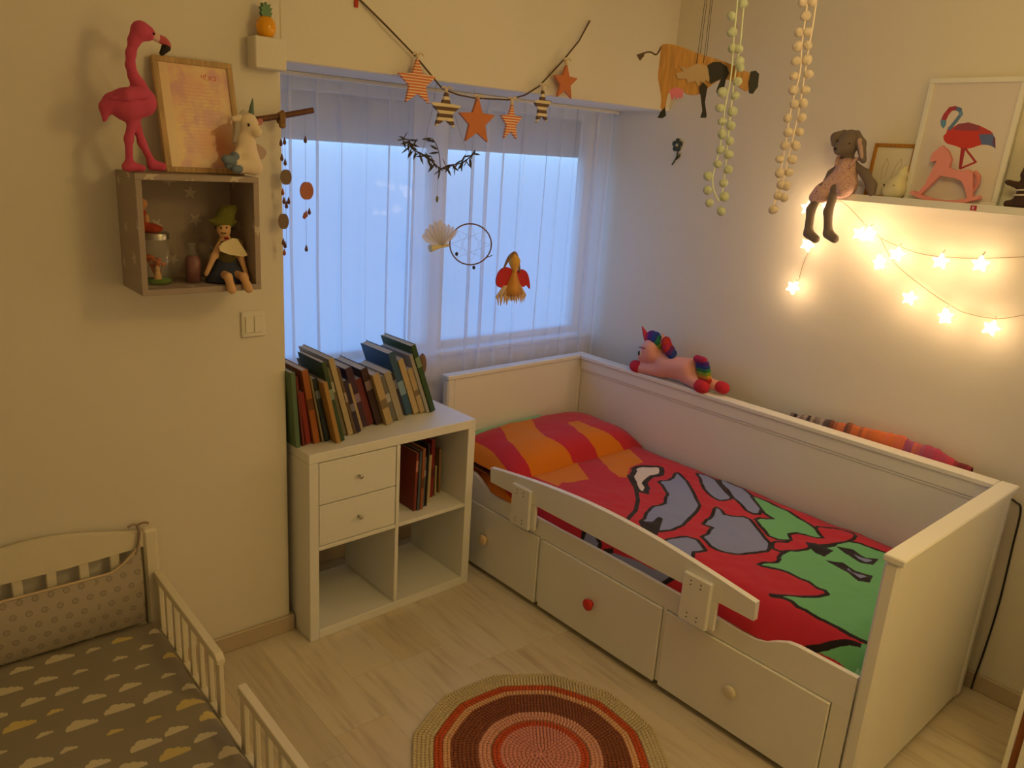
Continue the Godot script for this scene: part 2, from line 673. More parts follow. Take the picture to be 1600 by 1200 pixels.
func unseen_floor_lamp():  # out of view behind the viewer, placed to light the daybed's near end panel
	var t := thing("unseen_floor_lamp", "unseen floor lamp with a cream drum shade behind the viewer, lighting the daybed end panel", "lamp", Vector3(0.75, 0, 2.55))
	var m := MB.new()
	lathe(m, [Vector2(0, 0), Vector2(0.13, 0), Vector2(0.13, 0.015), Vector2(0.012, 0.025), Vector2(0.009, 0.03), Vector2(0.009, 1.3), Vector2(0, 1.3)], 24)
	part(t, "stand", m.mesh(), M.white2)
	m = MB.new()
	lathe(m, [Vector2(0.16, 1.2), Vector2(0.15, 1.45)], 28)
	var g := mat(c8(250, 226, 186), 0.9)
	g.emission_enabled = true
	g.emission = c8(255, 205, 130)
	g.emission_energy_multiplier = 0.6
	part(t, "lamp_shade", m.mesh(), g)
	glow(Vector3(0, 1.33, 0), LAMP_COLOR, UNSEEN_FLOOR_LAMP_ENERGY, 0.13, t)

const LAMP_COLOR := Color(1.0, 0.86, 0.52)

func window_and_curtains():
	# the window: frame, two sashes with panes, sill and a half-lowered shutter outside
	var w := Node3D.new()
	w.name = "window_1"
	add_child(w)
	w.set_meta("kind", "structure")
	var f := MB.new()
	var x0 := XL
	var x1 := XW
	box(f, Vector3(x0, SILL, -0.66), Vector3(x0 + 0.05, YB, -0.60), 0.003)
	box(f, Vector3(x1 - 0.05, SILL, -0.66), Vector3(x1, YB, -0.60), 0.003)
	box(f, Vector3(x0 + 0.05, SILL, -0.66), Vector3(x1 - 0.05, SILL + 0.05, -0.60), 0.003)
	box(f, Vector3(x0 + 0.05, YB - 0.05, -0.66), Vector3(x1 - 0.05, YB, -0.60), 0.003)
	box(f, Vector3(0.90, SILL + 0.05, -0.66), Vector3(0.98, YB - 0.05, -0.60), 0.003)
	part(w, "window_frame", f.mesh(), M.white2)
	part(w, "window_sill", bx(Vector3(x0, SILL, -0.60), Vector3(x1, SILL + 0.02, ZN + 0.015), 0.004), M.white2)
	var glass := mat(Color(0.95, 0.98, 1.0, 0.06), 0.02)
	glass.transparency = BaseMaterial3D.TRANSPARENCY_ALPHA
	for s in [[x0 + 0.05, 0.90], [0.98, x1 - 0.05]]:
		part(w, "pane", bx(Vector3(s[0], SILL + 0.05, -0.632), Vector3(s[1], YB - 0.05, -0.628), 0.0), glass)
	var slat := MB.new()
	box(slat, Vector3(x0, -0.0215, -0.006), Vector3(x1, 0.0215, 0.006), 0.003)
	var sm := slat.mesh()
	var grey := mat(c8(190, 188, 184), 0.6)
	for k in 6:
		part(w, "shutter_slat", sm, grey, Vector3(0, 1.88 + 0.042 * k, -0.685))
	part(w, "shutter_rail", bx(Vector3(x0, 1.835, -0.695), Vector3(x1, 1.86, -0.675), 0.004), grey)
	# sheer curtains
	var rail := bx(Vector3(XL + 0.005, YB - 0.016, -0.475), Vector3(XW - 0.005, YB, -0.435), 0.003)
	solo("curtain_rail", "white curtain track fixed under the beam above the window", "curtain rail", rail, M.white)
	var sheer := mat(Color(0.93, 0.93, 0.95, 0.48), 1.0)
	sheer.transparency = BaseMaterial3D.TRANSPARENCY_ALPHA
	sheer.backlight_enabled = true
	sheer.backlight = Color(0.9, 0.9, 0.92)
	var ns := FastNoiseLite.new()
	ns.seed = 21
	ns.frequency = 1.0
	for c in [[XL + 0.006, 0.86, -0.483, "left sheer white curtain panel hanging behind the row of books"], [0.68, XW - 0.006, -0.450, "right sheer white curtain panel hanging down behind the daybed headboard"]]:
		var m := MB.new()
		var xa: float = c[0]
		var xb: float = c[1]
		var zc: float = c[2]
		sheet(m, int((xb - xa) / 0.003), 14, func(s, t):
			var x: float = lerpf(xa, xb, s)
			var y: float = lerpf(YB - 0.014, 0.42, t)
			var ph: float = x * 54.0 + 5.0 * ns.get_noise_1d(x * 2.6) + 1.2 * t * ns.get_noise_2d(x * 1.2, t)
			var am: float = 0.0085 + 0.004 * ns.get_noise_1d(x * 2.1 + 40.0)
			var ga: float = 0.022 + 0.014 * ns.get_noise_1d(x * 2.9 + 7.0)
			return Vector3(clampf(x + ga * cos(ph), XL + 0.003, XW - 0.003), y, zc + am * sin(ph) + 0.002 * sin(ph * 2.3 + x)), Vector3(0, 0, 1))
		solo("sheer_curtain", c[3], "curtain", m.mesh(), sheer, Vector3.ZERO, 0.0, "sheer curtains at the window")

const PRINT := [
	[1, 0, true, [-0.552, -2.153, -0.324, -2.151, -0.557, -1.815, -0.6, -1.698, -0.538, -1.576, -0.519, -1.575, -0.602, -1.412, -0.715, -1.437, -0.725, -1.454, -0.776, -1.43, -0.785, -1.52, -0.789, -1.554, -0.793, -1.591, -0.794, -1.652, -0.758, -1.785]],
	[1, 0, true, [-0.372, -1.791, -0.31, -1.77, -0.307, -1.693, -0.231, -1.601, -0.163, -1.559, -0.244, -1.408, -0.341, -1.406, -0.455, -1.326, -0.477, -1.35, -0.452, -1.434, -0.37, -1.573, -0.393, -1.607, -0.408, -1.675]],
	[1, 0, true, [-0.893, -1.826, -0.882, -1.778, -0.882, -1.737, -0.883, -1.685, -0.887, -1.589, -0.863, -1.553, -0.888, -1.522, -0.9, -1.645, -0.899, -1.717, -0.899, -1.794]],
	[1, 0, true, [-0.93, -2.03, -0.845, -1.99, -0.84, -1.9, -0.85, -1.78, -0.875, -1.66, -0.89, -1.58, -0.93, -1.55]],
	[2, 1, true, [-0.203, -1.252, -0.225, -1.176, -0.328, -1.07, -0.392, -0.982, -0.5, -0.931, -0.682, -0.885, -0.754, -0.92, -0.694, -0.975, -0.753, -1, -0.687, -1.028, -0.599, -1.072, -0.535, -1.061, -0.466, -1.094, -0.389, -1.176, -0.366, -1.231, -0.291, -1.2]],
	[2, 1, true, [-0.377, -0.926, -0.37, -0.891, -0.413, -0.843, -0.336, -0.792, -0.412, -0.701, -0.459, -0.626, -0.528, -0.572, -0.588, -0.602, -0.65, -0.631, -0.69, -0.684, -0.688, -0.744, -0.632, -0.797, -0.533, -0.811, -0.544, -0.847, -0.519, -0.872, -0.47, -0.867]],
	[2, 1, true, [-0.799, -0.864, -0.729, -0.849, -0.677, -0.813, -0.716, -0.713, -0.766, -0.736, -0.812, -0.713, -0.824, -0.763, -0.817, -0.818]],
	[2, 1, true, [-0.124, -1.205, -0.104, -1.115, -0.186, -1.01, -0.225, -0.936, -0.27, -0.926, -0.299, -0.967, -0.279, -1.036, -0.197, -1.123]],
	[2, 1, true, [-0.074, -1.121, -0.106, -0.926, -0.254, -0.769, -0.308, -0.804, -0.226, -0.929, -0.161, -1.027]],
	[5, 0, true, [-0.874, -1.188, -0.865, -1.117, -0.884, -1.068, -0.929, -1.044, -0.915, -1.15]],
	[2, 0, true, [-0.872, -1.167, -0.871, -1.125, -0.885, -1.087, -0.91, -1.08, -0.897, -1.146]],
	[5, 0, true, [-0.89, -1.055, -0.879, -1.018, -0.899, -0.995, -0.908, -1.028]],
	[2, 0, true, [-0.888, -1.029, -0.877, -0.913, -0.877, -0.786, -0.872, -0.742, -0.897, -0.771, -0.908, -0.881, -0.907, -1.016]],
	[5, 0, true, [-0.897, -0.777, -0.87, -0.744, -0.869, -0.716, -0.898, -0.758]],
	[3, 1, true, [-0.123, -0.922, -0.142, -0.779, -0.171, -0.611, -0.248, -0.498, -0.353, -0.546, -0.432, -0.632, -0.386, -0.686, -0.311, -0.778, -0.274, -0.716, -0.255, -0.758, -0.211, -0.825]],
	[3, 1, true, [-0.652, -0.556, -0.556, -0.505, -0.541, -0.548, -0.444, -0.536, -0.371, -0.508, -0.304, -0.462, -0.19, -0.459, -0.166, -0.384, -0.154, -0.249, -0.635, -0.026, -0.778, -0.102, -0.796, -0.151, -0.789, -0.233, -0.789, -0.303, -0.787, -0.364, -0.802, -0.423, -0.765, -0.377, -0.641, -0.287, -0.623, -0.321, -0.623, -0.383, -0.619, -0.462, -0.657, -0.532]],
	[0, 1, true, [-0.315, -0.621, -0.253, -0.503, -0.187, -0.595, -0.117, -0.516, -0.106, -0.452, -0.181, -0.437, -0.289, -0.477, -0.423, -0.514, -0.521, -0.561, -0.447, -0.626, -0.391, -0.563]],
	[3, 0, true, [-0.845, -0.152, -0.793, -0.1, -0.584, -0.051, -0.811, 0.05, -0.85, -0.027, -0.88, -0.204]],
	[5, 0, true, [-0.88, -0.249, -0.858, -0.199, -0.788, -0.103, -0.803, -0.1, -0.861, -0.169, -0.88, -0.204]],
	[5, 0, true, [-0.348, -0.538, -0.325, -0.506, -0.316, -0.439, -0.395, -0.435, -0.393, -0.469, -0.373, -0.511]],
	[5, 0, true, [-0.416, -0.42, -0.372, -0.375, -0.393, -0.32, -0.379, -0.262, -0.437, -0.247, -0.463, -0.274, -0.437, -0.327, -0.422, -0.375]],
	[2, 0, true, [-0.39, -0.36, -0.417, -0.303, -0.4, -0.268, -0.445, -0.28, -0.421, -0.329]],
	[5, 0, true, [-0.278, -0.449, -0.249, -0.397, -0.264, -0.344, -0.236, -0.307, -0.301, -0.299, -0.319, -0.337, -0.306, -0.398]],
	[2, 0, true, [-0.277, -0.383, -0.282, -0.349, -0.26, -0.315, -0.294, -0.317, -0.305, -0.344]],
	[4, 2, true, [-0.325, -1.394, -0.275, -1.374, -0.259, -1.343, -0.212, -1.333, -0.282, -1.265, -0.325, -1.273, -0.38, -1.278, -0.441, -1.232, -0.469, -1.193, -0.513, -1.177, -0.517, -1.206, -0.464, -1.275, -0.431, -1.321, -0.374, -1.343]],
	[5, 2, false, [-0.429, -1.339, -0.503, -1.234, -0.591, -1.148, -0.676, -1.088, -0.765, -1.051]],
	[5, 2, true, [-0.741, -1.004, -0.747, -0.962, -0.66, -0.981, -0.767, -0.917, -0.782, -0.948]]]

# ------------------------------------------------------------------ cube shelf with its books
const KY := 0.0291
const BOOKS := [  # right foot x, front z, height, lean in degrees, depth, colour
	[0.012, -0.088, 0.285, 3.5, 0.19, 116, 148, 112], [0.032, -0.091, 0.267, 5.5, 0.19, 140, 52, 40], [0.060, -0.099, 0.205, 7.5, 0.16, 178, 52, 42],
	[0.092, -0.090, 0.290, 9.5, 0.2, 206, 116, 40], [0.106, -0.088, 0.270, 11, 0.2, 178, 164, 128], [0.134, -0.091, 0.255, 12.2, 0.2, 52, 66, 78],
	[0.156, -0.050, 0.249, 13.2, 0.21, 226, 174, 96], [0.178, -0.060, 0.325, 14, 0.18, 74, 100, 66], [0.214, -0.107, 0.282, 14.7, 0.2, 150, 140, 110],
	[0.240, -0.103, 0.322, 15.3, 0.23, 236, 212, 164], [0.256, -0.104, 0.284, 15.8, 0.2, 130, 104, 84], [0.278, -0.108, 0.226, 16.2, 0.19, 60, 48, 78],
	[0.300, -0.130, 0.200, 16.6, 0.19, 230, 204, 150], [0.338, -0.148, 0.262, 17, 0.235, 84, 48, 76], [0.376, -0.158, 0.206, 17.4, 0.19, 140, 52, 52],
	[0.406, -0.147, 0.251, 17.8, 0.2, 78, 48, 52], [0.446, -0.125, 0.228, 18.2, 0.2, 232, 202, 146], [0.480, -0.148, 0.205, 18.6, 0.18, 142, 140, 134],
	[0.506, -0.147, 0.222, 19, 0.19, 208, 196, 170], [0.548, -0.182, 0.200, 19.3, 0.18, 50, 48, 66], [0.572, -0.184, 0.293, 19.6, 0.208, 66, 112, 150],
	[0.600, -0.180, 0.259, 19.9, 0.2, 236, 208, 152], [0.628, -0.176, 0.214, 20.1, 0.19, 226, 200, 150], [0.648, -0.171, 0.278, 20.4, 0.211, 210, 206, 196],
	[0.674, -0.165, 0.321, 20.7, 0.225, 62, 100, 52]]
const BOOK_LABELS := [
	"pale green picture book, leftmost of the leaning row", "thin dark red book just right of the pale green one", "short bright red book near the left end of the row",
	"tall orange-brown book near the left end of the row", "thin grey-cream book right of the orange-brown one", "dark slate-blue book standing left of a yellow spine",
	"yellow speckled spine standing furthest forward in the row", "tall dark green book behind the yellow speckled spine", "grey-brown book left of the big cream picture book",
	"big cream picture book, tallest in the left half", "thin brown book right of the big cream picture book", "small dark violet book in the left half of the row",
	"small thin cream book left of the plum cover", "plum-coloured large book in the middle of the row", "short dark red spine in the middle of the row",
	"dark maroon book left of the thick tan one", "thick tan book in the middle of the row", "low grey book right of the thick tan one",
	"pale beige book left of the navy one", "short navy book with dark cover below the blue one", "tall blue picture book rising above its neighbours",
	"cream spine right of the tall blue book", "shorter cream spine left of the greyish tall book", "tall grey-white book leaning on the green one",
	"tall dark green book at the right end of the row"]
const LOW_BOOKS := [  # foot x, front z, height, lean, depth, thickness, colour, label
	[0.432, -0.150, 0.175, -11.0, 0.16, 0.012, 226, 140, 50, "small orange book leaning at the left in the upper right cube"],
	[0.512, -0.058, 0.258, -1.5, 0.21, 0.012, 160, 66, 46, "brick red wide book showing its cover in the upper right cube"],
	[0.526, -0.055, 0.262, -1.5, 0.2, 0.010, 110, 118, 134, "blue-grey thin book beside the brick red one in the cube"],
	[0.544, -0.055, 0.270, -1.5, 0.2, 0.014, 190, 110, 66, "tall terracotta book in the upper right cube"],
	[0.562, -0.070, 0.224, -1.5, 0.19, 0.012, 112, 126, 128, "dull teal thin book in the upper right cube"],
	[0.577, -0.071, 0.276, -1.5, 0.2, 0.010, 56, 46, 48, "tall black book in the upper right cube"],
	[0.606, -0.093, 0.216, -1.5, 0.18, 0.022, 238, 214, 160, "thick cream book in the middle of the upper right cube"],
	[0.652, -0.131, 0.265, -0.5, 0.2, 0.018, 176, 40, 44, "tall red book in the upper right cube"],
	[0.670, -0.132, 0.140, 0.5, 0.14, 0.008, 226, 206, 160, "short cream booklet right of the red book in the cube"],
	[0.705, -0.148, 0.206, 1.0, 0.2, 0.010, 196, 150, 104, "tan book standing rightmost in the upper right cube"]]

func book(x: float, z: float, y: float, h: float, lean: float, depth: float, th: float, col: Color, label: String, group: String, par: Transform3D):
	var t := thing("book", label, "book", Vector3.ZERO, 0.0, group)
	var yy := y + maxf(0.0, th * sin(deg_to_rad(lean)))
	t.transform = par * Transform3D(Basis(Vector3(0, 0, 1), deg_to_rad(lean)), Vector3(x, yy, z))
	var cv := 0.0018
	var m := MB.new()                                               # cover: two boards and a rounded spine
	box(m, Vector3(-cv, 0, -depth), Vector3(0, h, 0), 0.0006)
	box(m, Vector3(-th, 0, -depth), Vector3(-th + cv, h, 0), 0.0006)
	box(m, Vector3(-th, 0, -0.001), Vector3(0, h, 0.002), 0.0012)
	part(t, "cover", m.mesh(), mat(col.darkened(0.2), 0.5))
	if th > 0.0105 and int(x * 1000.0) % 3 != 0:                     # printed band on the spine
		var band: Color = col.lightened(0.35) if col.v < 0.65 else col.darkened(0.45)
		var hb := h * (0.3 + 0.4 * fposmod(x * 37.0, 1.0))
		part(t, "spine_band", bx(Vector3(-th + 0.001, hb, 0.0018), Vector3(-0.001, hb + h * (0.1 + 0.14 * fposmod(x * 91.0, 1.0)), 0.0026), 0.0), mat(band, 0.6))
	if th > 2.0 * cv + 0.002:
		part(t, "pages", bx(Vector3(-th + cv, 0.003, -depth + 0.004), Vector3(-cv, h - 0.003, -0.002), 0.0), M.paper)

func cube_shelf():
	M.paper = mat(c8(196, 184, 160), 0.9)
	var xf := Transform3D(Basis(Vector3.UP, KY), Vector3.ZERO)
	var t := thing("cube_shelf", "white two by two cube shelf with two drawers standing below the window", "shelf", Vector3.ZERO, KY)
	var w := 0.765
	var d := 0.39
	var e := 0.038
	part(t, "side_panel", bx(Vector3(0, 0, -d), Vector3(e, w - e, 0), 0.002), M.white)
	part(t, "side_panel", bx(Vector3(w - e, 0, -d), Vector3(w, w - e, 0), 0.002), M.white)
	part(t, "top_panel", bx(Vector3(0, w - e + 0.0005, -d), Vector3(w, w, 0), 0.002), M.white)
	part(t, "bottom_panel", bx(Vector3(e + 0.0005, 0, -d), Vector3(w - e - 0.0005, e, 0), 0.002), M.white)
	part(t, "divider", bx(Vector3(0.3745, e + 0.0005, -d), Vector3(0.3905, w - e - 0.0005, -0.001), 0.0015), M.white)
	part(t, "shelf_board", bx(Vector3(e + 0.0005, 0.3745, -d), Vector3(0.374, 0.3905, -0.001), 0.0015), M.white)
	part(t, "shelf_board", bx(Vector3(0.391, 0.3745, -d), Vector3(w - e - 0.0005, 0.3905, -0.001), 0.0015), M.white)
	for q in [[0.394, 0.555], [0.559, 0.7235]]:
		var m := MB.new()
		box(m, Vector3(0.041, q[0], -0.018), Vector3(0.3715, q[1], -0.002), 0.0015)
		box(m, Vector3(0.05, q[0] + 0.008, -0.36), Vector3(0.058, q[1] - 0.02, -0.018), 0.001)
		box(m, Vector3(0.355, q[0] + 0.008, -0.36), Vector3(0.363, q[1] - 0.02, -0.018), 0.001)
		box(m, Vector3(0.05, q[0] + 0.002, -0.36), Vector3(0.363, q[0] + 0.008, -0.018), 0.001)
		var dr := part(t, "drawer", m.mesh(), M.white)
		m = MB.new()
		var k := Transform3D(Basis(Vector3.RIGHT, PI / 2), Vector3(0.205, (q[0] + q[1]) / 2, -0.002))
		lathe(m, [Vector2(0, 0), Vector2(0.004, 0), Vector2(0.004, 0.012), Vector2(0.0085, 0.016), Vector2(0.009, 0.02), Vector2(0.007, 0.024), Vector2(0, 0.025)], 14, k)
		part(dr, "knob", m.mesh(), M.metal)
	var foot := -0.006                                               # where the last book's right face meets the shelf
	var was: Array = BOOKS[0]
	for i in BOOKS.size():
		var b: Array = BOOKS[i]
		var ln: float = deg_to_rad(b[3])
		var left: float = foot + 0.0008 + (minf(b[2], was[2]) * maxf(0.0, tan(ln) - tan(deg_to_rad(was[3]))) if i > 0 else 0.0)
		var th: float = clampf((b[0] - left) / cos(ln), 0.0075, 0.03)
		var x: float = left + th * cos(ln)
		book(x, b[1], 0.7655, b[2], b[3], b[4], th, c8(b[5], b[6], b[7]), BOOK_LABELS[i], "books leaning on top of the cube shelf", xf)
		foot = x + th * sin(ln) * tan(ln)
		was = b
	for b in LOW_BOOKS:
		book(b[0], b[1], 0.391, b[2], b[3], b[4], b[5], c8(b[6], b[7], b[8]), b[9], "books in the upper right cube", xf)

# ------------------------------------------------------------------ daybed
const BED_Y := 0.02335
var bed_xf := Transform3D(Basis(Vector3.UP, 0.02335), Vector3(1.818, 0, 1.658))

func knob_shape(r: float, xf: Transform3D) -> ArrayMesh:
	var m := MB.new()
	lathe(m, [Vector2(0, 0), Vector2(r * 0.55, 0), Vector2(r * 0.5, r * 0.35), Vector2(r * 0.85, r * 0.5), Vector2(r, r * 0.72), Vector2(r * 0.97, r * 0.95), Vector2(r * 0.75, r * 1.12), Vector2(r * 0.4, r * 1.2), Vector2(0, r * 1.22)], 24, xf)
	return m.mesh()

func duvet_y(x: float, z: float) -> float:
	var b := 0.505
	var a: float = clampf((-0.78 - x) / 0.12, 0.0, 1.0)
	b -= 0.11 * a * a
	a = clampf((x + 0.14) / 0.1, 0.0, 1.0)
	b -= 0.03 * a * a
	a = clampf((z + 0.16) / 0.12, 0.0, 1.0)
	b -= 0.09 * a * a
	return b

func pillow_y(x: float, z: float) -> float:
	var u := (x + 0.47) / 0.43
	var v := (z + 1.80) / 0.23
	return 0.48 + 0.13 * pow(maxf(0.0, 1.0 - pow(u, 4.0)), 0.5) * pow(maxf(0.0, 1.0 - pow(v, 4.0)), 0.6)

func print_image() -> Image:
	var pal := [c8(196, 36, 58), c8(218, 124, 12), c8(136, 146, 190), c8(112, 188, 128), c8(226, 214, 206), c8(28, 18, 20)]
	var img := Image.create(616, 1370, false, Image.FORMAT_RGB8)
	img.fill(pal[0])
	var jit := FastNoiseLite.new()
	jit.seed = 17
	jit.frequency = 0.035
	for s in PRINT:
		var p := PackedVector2Array()
		for i in range(0, s[3].size(), 2):
			p.append(Vector2((s[3][i] + 0.92) / 0.924 * 616.0, (s[3][i + 1] + 2.055) / 2.055 * 1370.0))
		if s[2]:
			if s[0] != 1 and s[0] != 5:
				p = smooth_poly(p, 1)
				for i in p.size():
					p[i] += Vector2(jit.get_noise_2d(p[i].x, p[i].y), jit.get_noise_2d(p[i].y + 400.0, p[i].x)) * 9.0
			fill_poly(img, p, pal[s[0]])
			if s[1] > 0:
				var o := Array(p)
				o.append(p[0])
				stroke(img, o, 4.6 if s[1] == 1 else 8.0, pal[5])
		else:
			stroke(img, Array(p), 6.0, pal[5])
	return img

func daybed():
	var t := thing("daybed", "white wooden daybed with high back and three drawers along the right wall", "bed", bed_xf.origin, BED_Y)
	var W := BW
	var L := BL
	var H := BH
	# two end panels with caps
	for q in [[-0.052, 0.0, "end_panel"], [-L, -L + 0.052, "end_panel"]]:
		var m := MB.new()
		var near: bool = q[0] > -1.0
		box(m, Vector3(-W + 0.045, 0.022, q[0] + 0.008), Vector3(-0.045, H - 0.022, q[1] - 0.008), 0.002)
		for xx in [[-W + 0.004, -W + 0.046], [-0.046, -0.004]]:
			box(m, Vector3(xx[0], 0.012, q[0] + 0.004), Vector3(xx[1], H - 0.022, q[1] - 0.004), 0.008)
			box(m, Vector3(xx[0] + 0.008, 0.0, q[0] + 0.012), Vector3(xx[1] - 0.008, 0.013, q[1] - 0.012), 0.002)
		var e := part(t, q[2], m.mesh(), M.white)
		part(e, "cap_board", bx(Vector3(-W, H - 0.0215, q[0]), Vector3(0.008, H, q[1] + (0.008 if near else 0.0)), 0.0035), M.white)
	# the back
	var m := MB.new()
	box(m, Vector3(-0.036, 0.03, -L + 0.05), Vector3(-0.012, H - 0.022, -0.05), 0.002)
	box(m, Vector3(-0.046, H - 0.075, -L + 0.05), Vector3(-0.036, H - 0.022, -0.05), 0.002)
	box(m, Vector3(-0.041, H - 0.088, -L + 0.05), Vector3(-0.036, H - 0.0755, -0.05), 0.002)
	part(t, "back_panel", m.mesh(), M.white)
	part(t, "back_rail", bx(Vector3(-0.056, H - 0.0215, -L + 0.0525), Vector3(0.004, H, -0.0525), 0.0035), M.white)
	# front frame: one board whose top dips and rises towards both ends
	var prof := PackedVector2Array()
	var top := [[-0.052, 0.446], [-0.24, 0.446], [-0.275, 0.441], [-0.31, 0.424], [-0.345, 0.404], [-0.385, 0.393], [-0.43, 0.392], [-0.5, 0.397], [-0.6, 0.405], [-1.04, 0.408], [-1.5, 0.405], [-1.6, 0.397], [-1.66, 0.393], [-1.71, 0.397], [-1.75, 0.412], [-1.79, 0.436], [-1.83, 0.452], [-1.87, 0.456], [-L + 0.052, 0.456]]
	for p in top:
		prof.append(Vector2(p[0], p[1]))
	prof.append(Vector2(-L + 0.052, 0.328))
	prof.append(Vector2(-0.052, 0.328))
	m = MB.new()
	extr(m, prof, -0.018, 0.0, Transform3D(Basis(Vector3(0, 0, 1), Vector3(0, 1, 0), Vector3(-1, 0, 0)), Vector3(-W + 0.006, 0, 0)), 0.002)
	part(t, "front_rail", m.mesh(), M.white)
	for z in [[-0.108, -0.052], [-0.738, -0.722], [-1.378, -1.362], [-L + 0.052, -L + 0.088]]:
		part(t, "stile", bx(Vector3(-W + 0.006, 0.03, z[0]), Vector3(-W + 0.024, 0.3275, z[1]), 0.001), M.white)
	var kn := [mat(c8(236, 208, 160), 0.4), mat(c8(206, 46, 40), 0.4), mat(c8(226, 216, 190), 0.35)]
	var z0 := [-1.998, -1.359, -0.719]
	var z1 := [-1.381, -0.741, -0.111]
	var kz := [-1.71, -1.066, -0.424]
	for k in 3:
		m = MB.new()
		box(m, Vector3(-W - 0.003, 0.022, z0[k]), Vector3(-W + 0.016, 0.325, z1[k]), 0.0025)
		box(m, Vector3(-W + 0.016, 0.04, z0[k] + 0.03), Vector3(-W + 0.5, 0.05, z1[k] - 0.03), 0.001)
		for zz in [z0[k] + 0.03, z1[k] - 0.042]:
			box(m, Vector3(-W + 0.016, 0.05, zz), Vector3(-W + 0.5, 0.22, zz + 0.012), 0.001)
		var dr := part(t, "drawer", m.mesh(), M.white)
		var o := part(dr, "knob", knob_shape(0.024, Transform3D(Basis(Vector3(0, 0, 1), PI / 2), Vector3(-W - 0.003, 0.181, kz[k]))), kn[k])
		if k == 1:
			o.set_meta("label", "red round knob")
	part(t, "slatted_base", bx(Vector3(-W + 0.03, 0.29, -L + 0.055), Vector3(-0.04, 0.31, -0.055), 0.002), M.pine)
	# clamped-on guard rail
	var g := thing("guard_rail", "white wooden bed guard rail with two screw plates on the front of the daybed", "guard rail", bed_xf * Vector3(-W, 0.345, -1.04), BED_Y)
	var o3 := Vector3(-W, 0.345, -1.04)
	var bp := PackedVector2Array()
	for k in 17:
		var s := k / 16.0
		bp.append(Vector2(lerpf(-0.386, -1.69, s), 0.533 + 0.056 * sin(PI * s)))
	for k in 17:
		var s := k / 16.0
		bp.append(Vector2(lerpf(-1.684, -0.384, s), 0.469 - 0.0 * s))
	var fx := Transform3D(Basis(Vector3(0, 0, 1), Vector3(0, 1, 0), Vector3(-1, 0, 0)), Vector3(-W, 0, 0))
	m = MB.new()
	extr(m, bp, -0.005, 0.018, fx, 0.003)
	part(g, "board", m.mesh(o3), M.white)
	for z in [-1.472, -0.595]:
		m = MB.new()
		box(m, Vector3(-W - 0.036, 0.350, z - 0.056), Vector3(-W - 0.0185, 0.528, z + 0.056), 0.004)
		var pl := part(g, "plate", m.mesh(o3), M.white)
		m = MB.new()
		box(m, Vector3(-W - 0.018, 0.356, z - 0.04), Vector3(-W - 0.004, 0.468, z + 0.075), 0.002)
		part(g, "spacer_block", m.mesh(o3), M.white)
		for yy in [0.37, 0.385, 0.493, 0.508]:
			for dz in [-0.022, 0.018]:
				m = MB.new()
				lathe(m, [Vector2(0, 0), Vector2(0.0028, 0), Vector2(0.0028, 0.0006), Vector2(0, 0.0006)], 8, Transform3D(Basis(Vector3(0, 0, 1), PI / 2), Vector3(-W - 0.0359, yy, z + dz)))
				part(pl, "screw_hole", m.mesh(o3), M.dark)
	# mattress and bedding
	var mint := cloth(c8(150, 208, 176), 24.0, 0.06)
	m = MB.new()
	box(m, Vector3(-W + 0.05, 0.311, -L + 0.058), Vector3(-0.062, 0.435, -0.058), 0.02)
	solo("mattress", "mattress in a mint green fitted sheet lying in the daybed", "mattress", m.mesh(), mint, bed_xf.origin, BED_Y)
	var pm := cloth(Color.WHITE, 24.0, 0.06)
	pm.uv1_triplanar = false
	pm.uv1_scale = Vector3.ONE
	pm.heightmap_enabled = false
	pm.albedo_texture = tex(print_image())
	var uvf := func(p): return Vector2((p.x + 0.92) / 0.924, (p.z + 2.055) / 2.055)
	var ns := FastNoiseLite.new()
	ns.seed = 4
	ns.frequency = 1.0
	m = MB.new()
	var xa := -0.898
	var xb := -0.064
	var za := -2.015
	var zb := -0.062
	var topf := func(s, q):
		var x: float = lerpf(xa, xb, s)
		var z: float = lerpf(za, zb, q)
		var y := duvet_y(x, z)
		y += 0.007 * ns.get_noise_2d(x * 5.0, z * 4.0) + 0.004 * ns.get_noise_2d(x * 14.0, z * 9.0 + 30.0)
		y -= 0.045 * smoothstep(-1.56, -1.64, z) * smoothstep(-0.89, -0.80, x)
		return Vector3(x, maxf(y, 0.3), z)
	sheet(m, 56, 96, topf, Vector3.UP, uvf)
	var skirt := func(path: Callable, out: Vector3):
		sheet(m, 80, 3, func(s, q):
			var p: Vector3 = path.call(s)
			return Vector3(p.x, lerpf(p.y, 0.385, q), p.z) - out * 0.01 * q, out, uvf)
	skirt.call(func(s): return topf.call(0.0, s), Vector3(-1, 0, 0))
	skirt.call(func(s): return topf.call(1.0, s), Vector3(1, 0, 0))
	skirt.call(func(s): return topf.call(s, 0.0), Vector3(0, 0, -1))
	skirt.call(func(s): return topf.call(s, 1.0), Vector3(0, 0, 1))
	solo("duvet", "red, green and blue patterned duvet spread over the daybed", "duvet", m.mesh(), pm, bed_xf.origin, BED_Y)
	m = MB.new()
	sheet(m, 40, 26, func(s, q):
		var x: float = lerpf(-0.898, -0.042, s)
		var z: float = lerpf(-2.028, -1.572, q)
		return Vector3(x, pillow_y(x, z) + 0.006 * ns.get_noise_2d(x * 7.0 + 5.0, z * 7.0), z), Vector3.UP, uvf)
	sheet(m, 20, 12, func(s, q):
		var x: float = lerpf(-0.898, -0.042, s)
		var z: float = lerpf(-2.028, -1.572, q)
		var p := pillow_y(x, z) - 0.48
		return Vector3(x, 0.48 - p * 0.28, z), Vector3.DOWN, uvf)
	solo("pillow", "pillow in a red and orange striped case at the head of the daybed", "pillow", m.mesh(), pm, bed_xf.origin, BED_Y)
	m = MB.new()
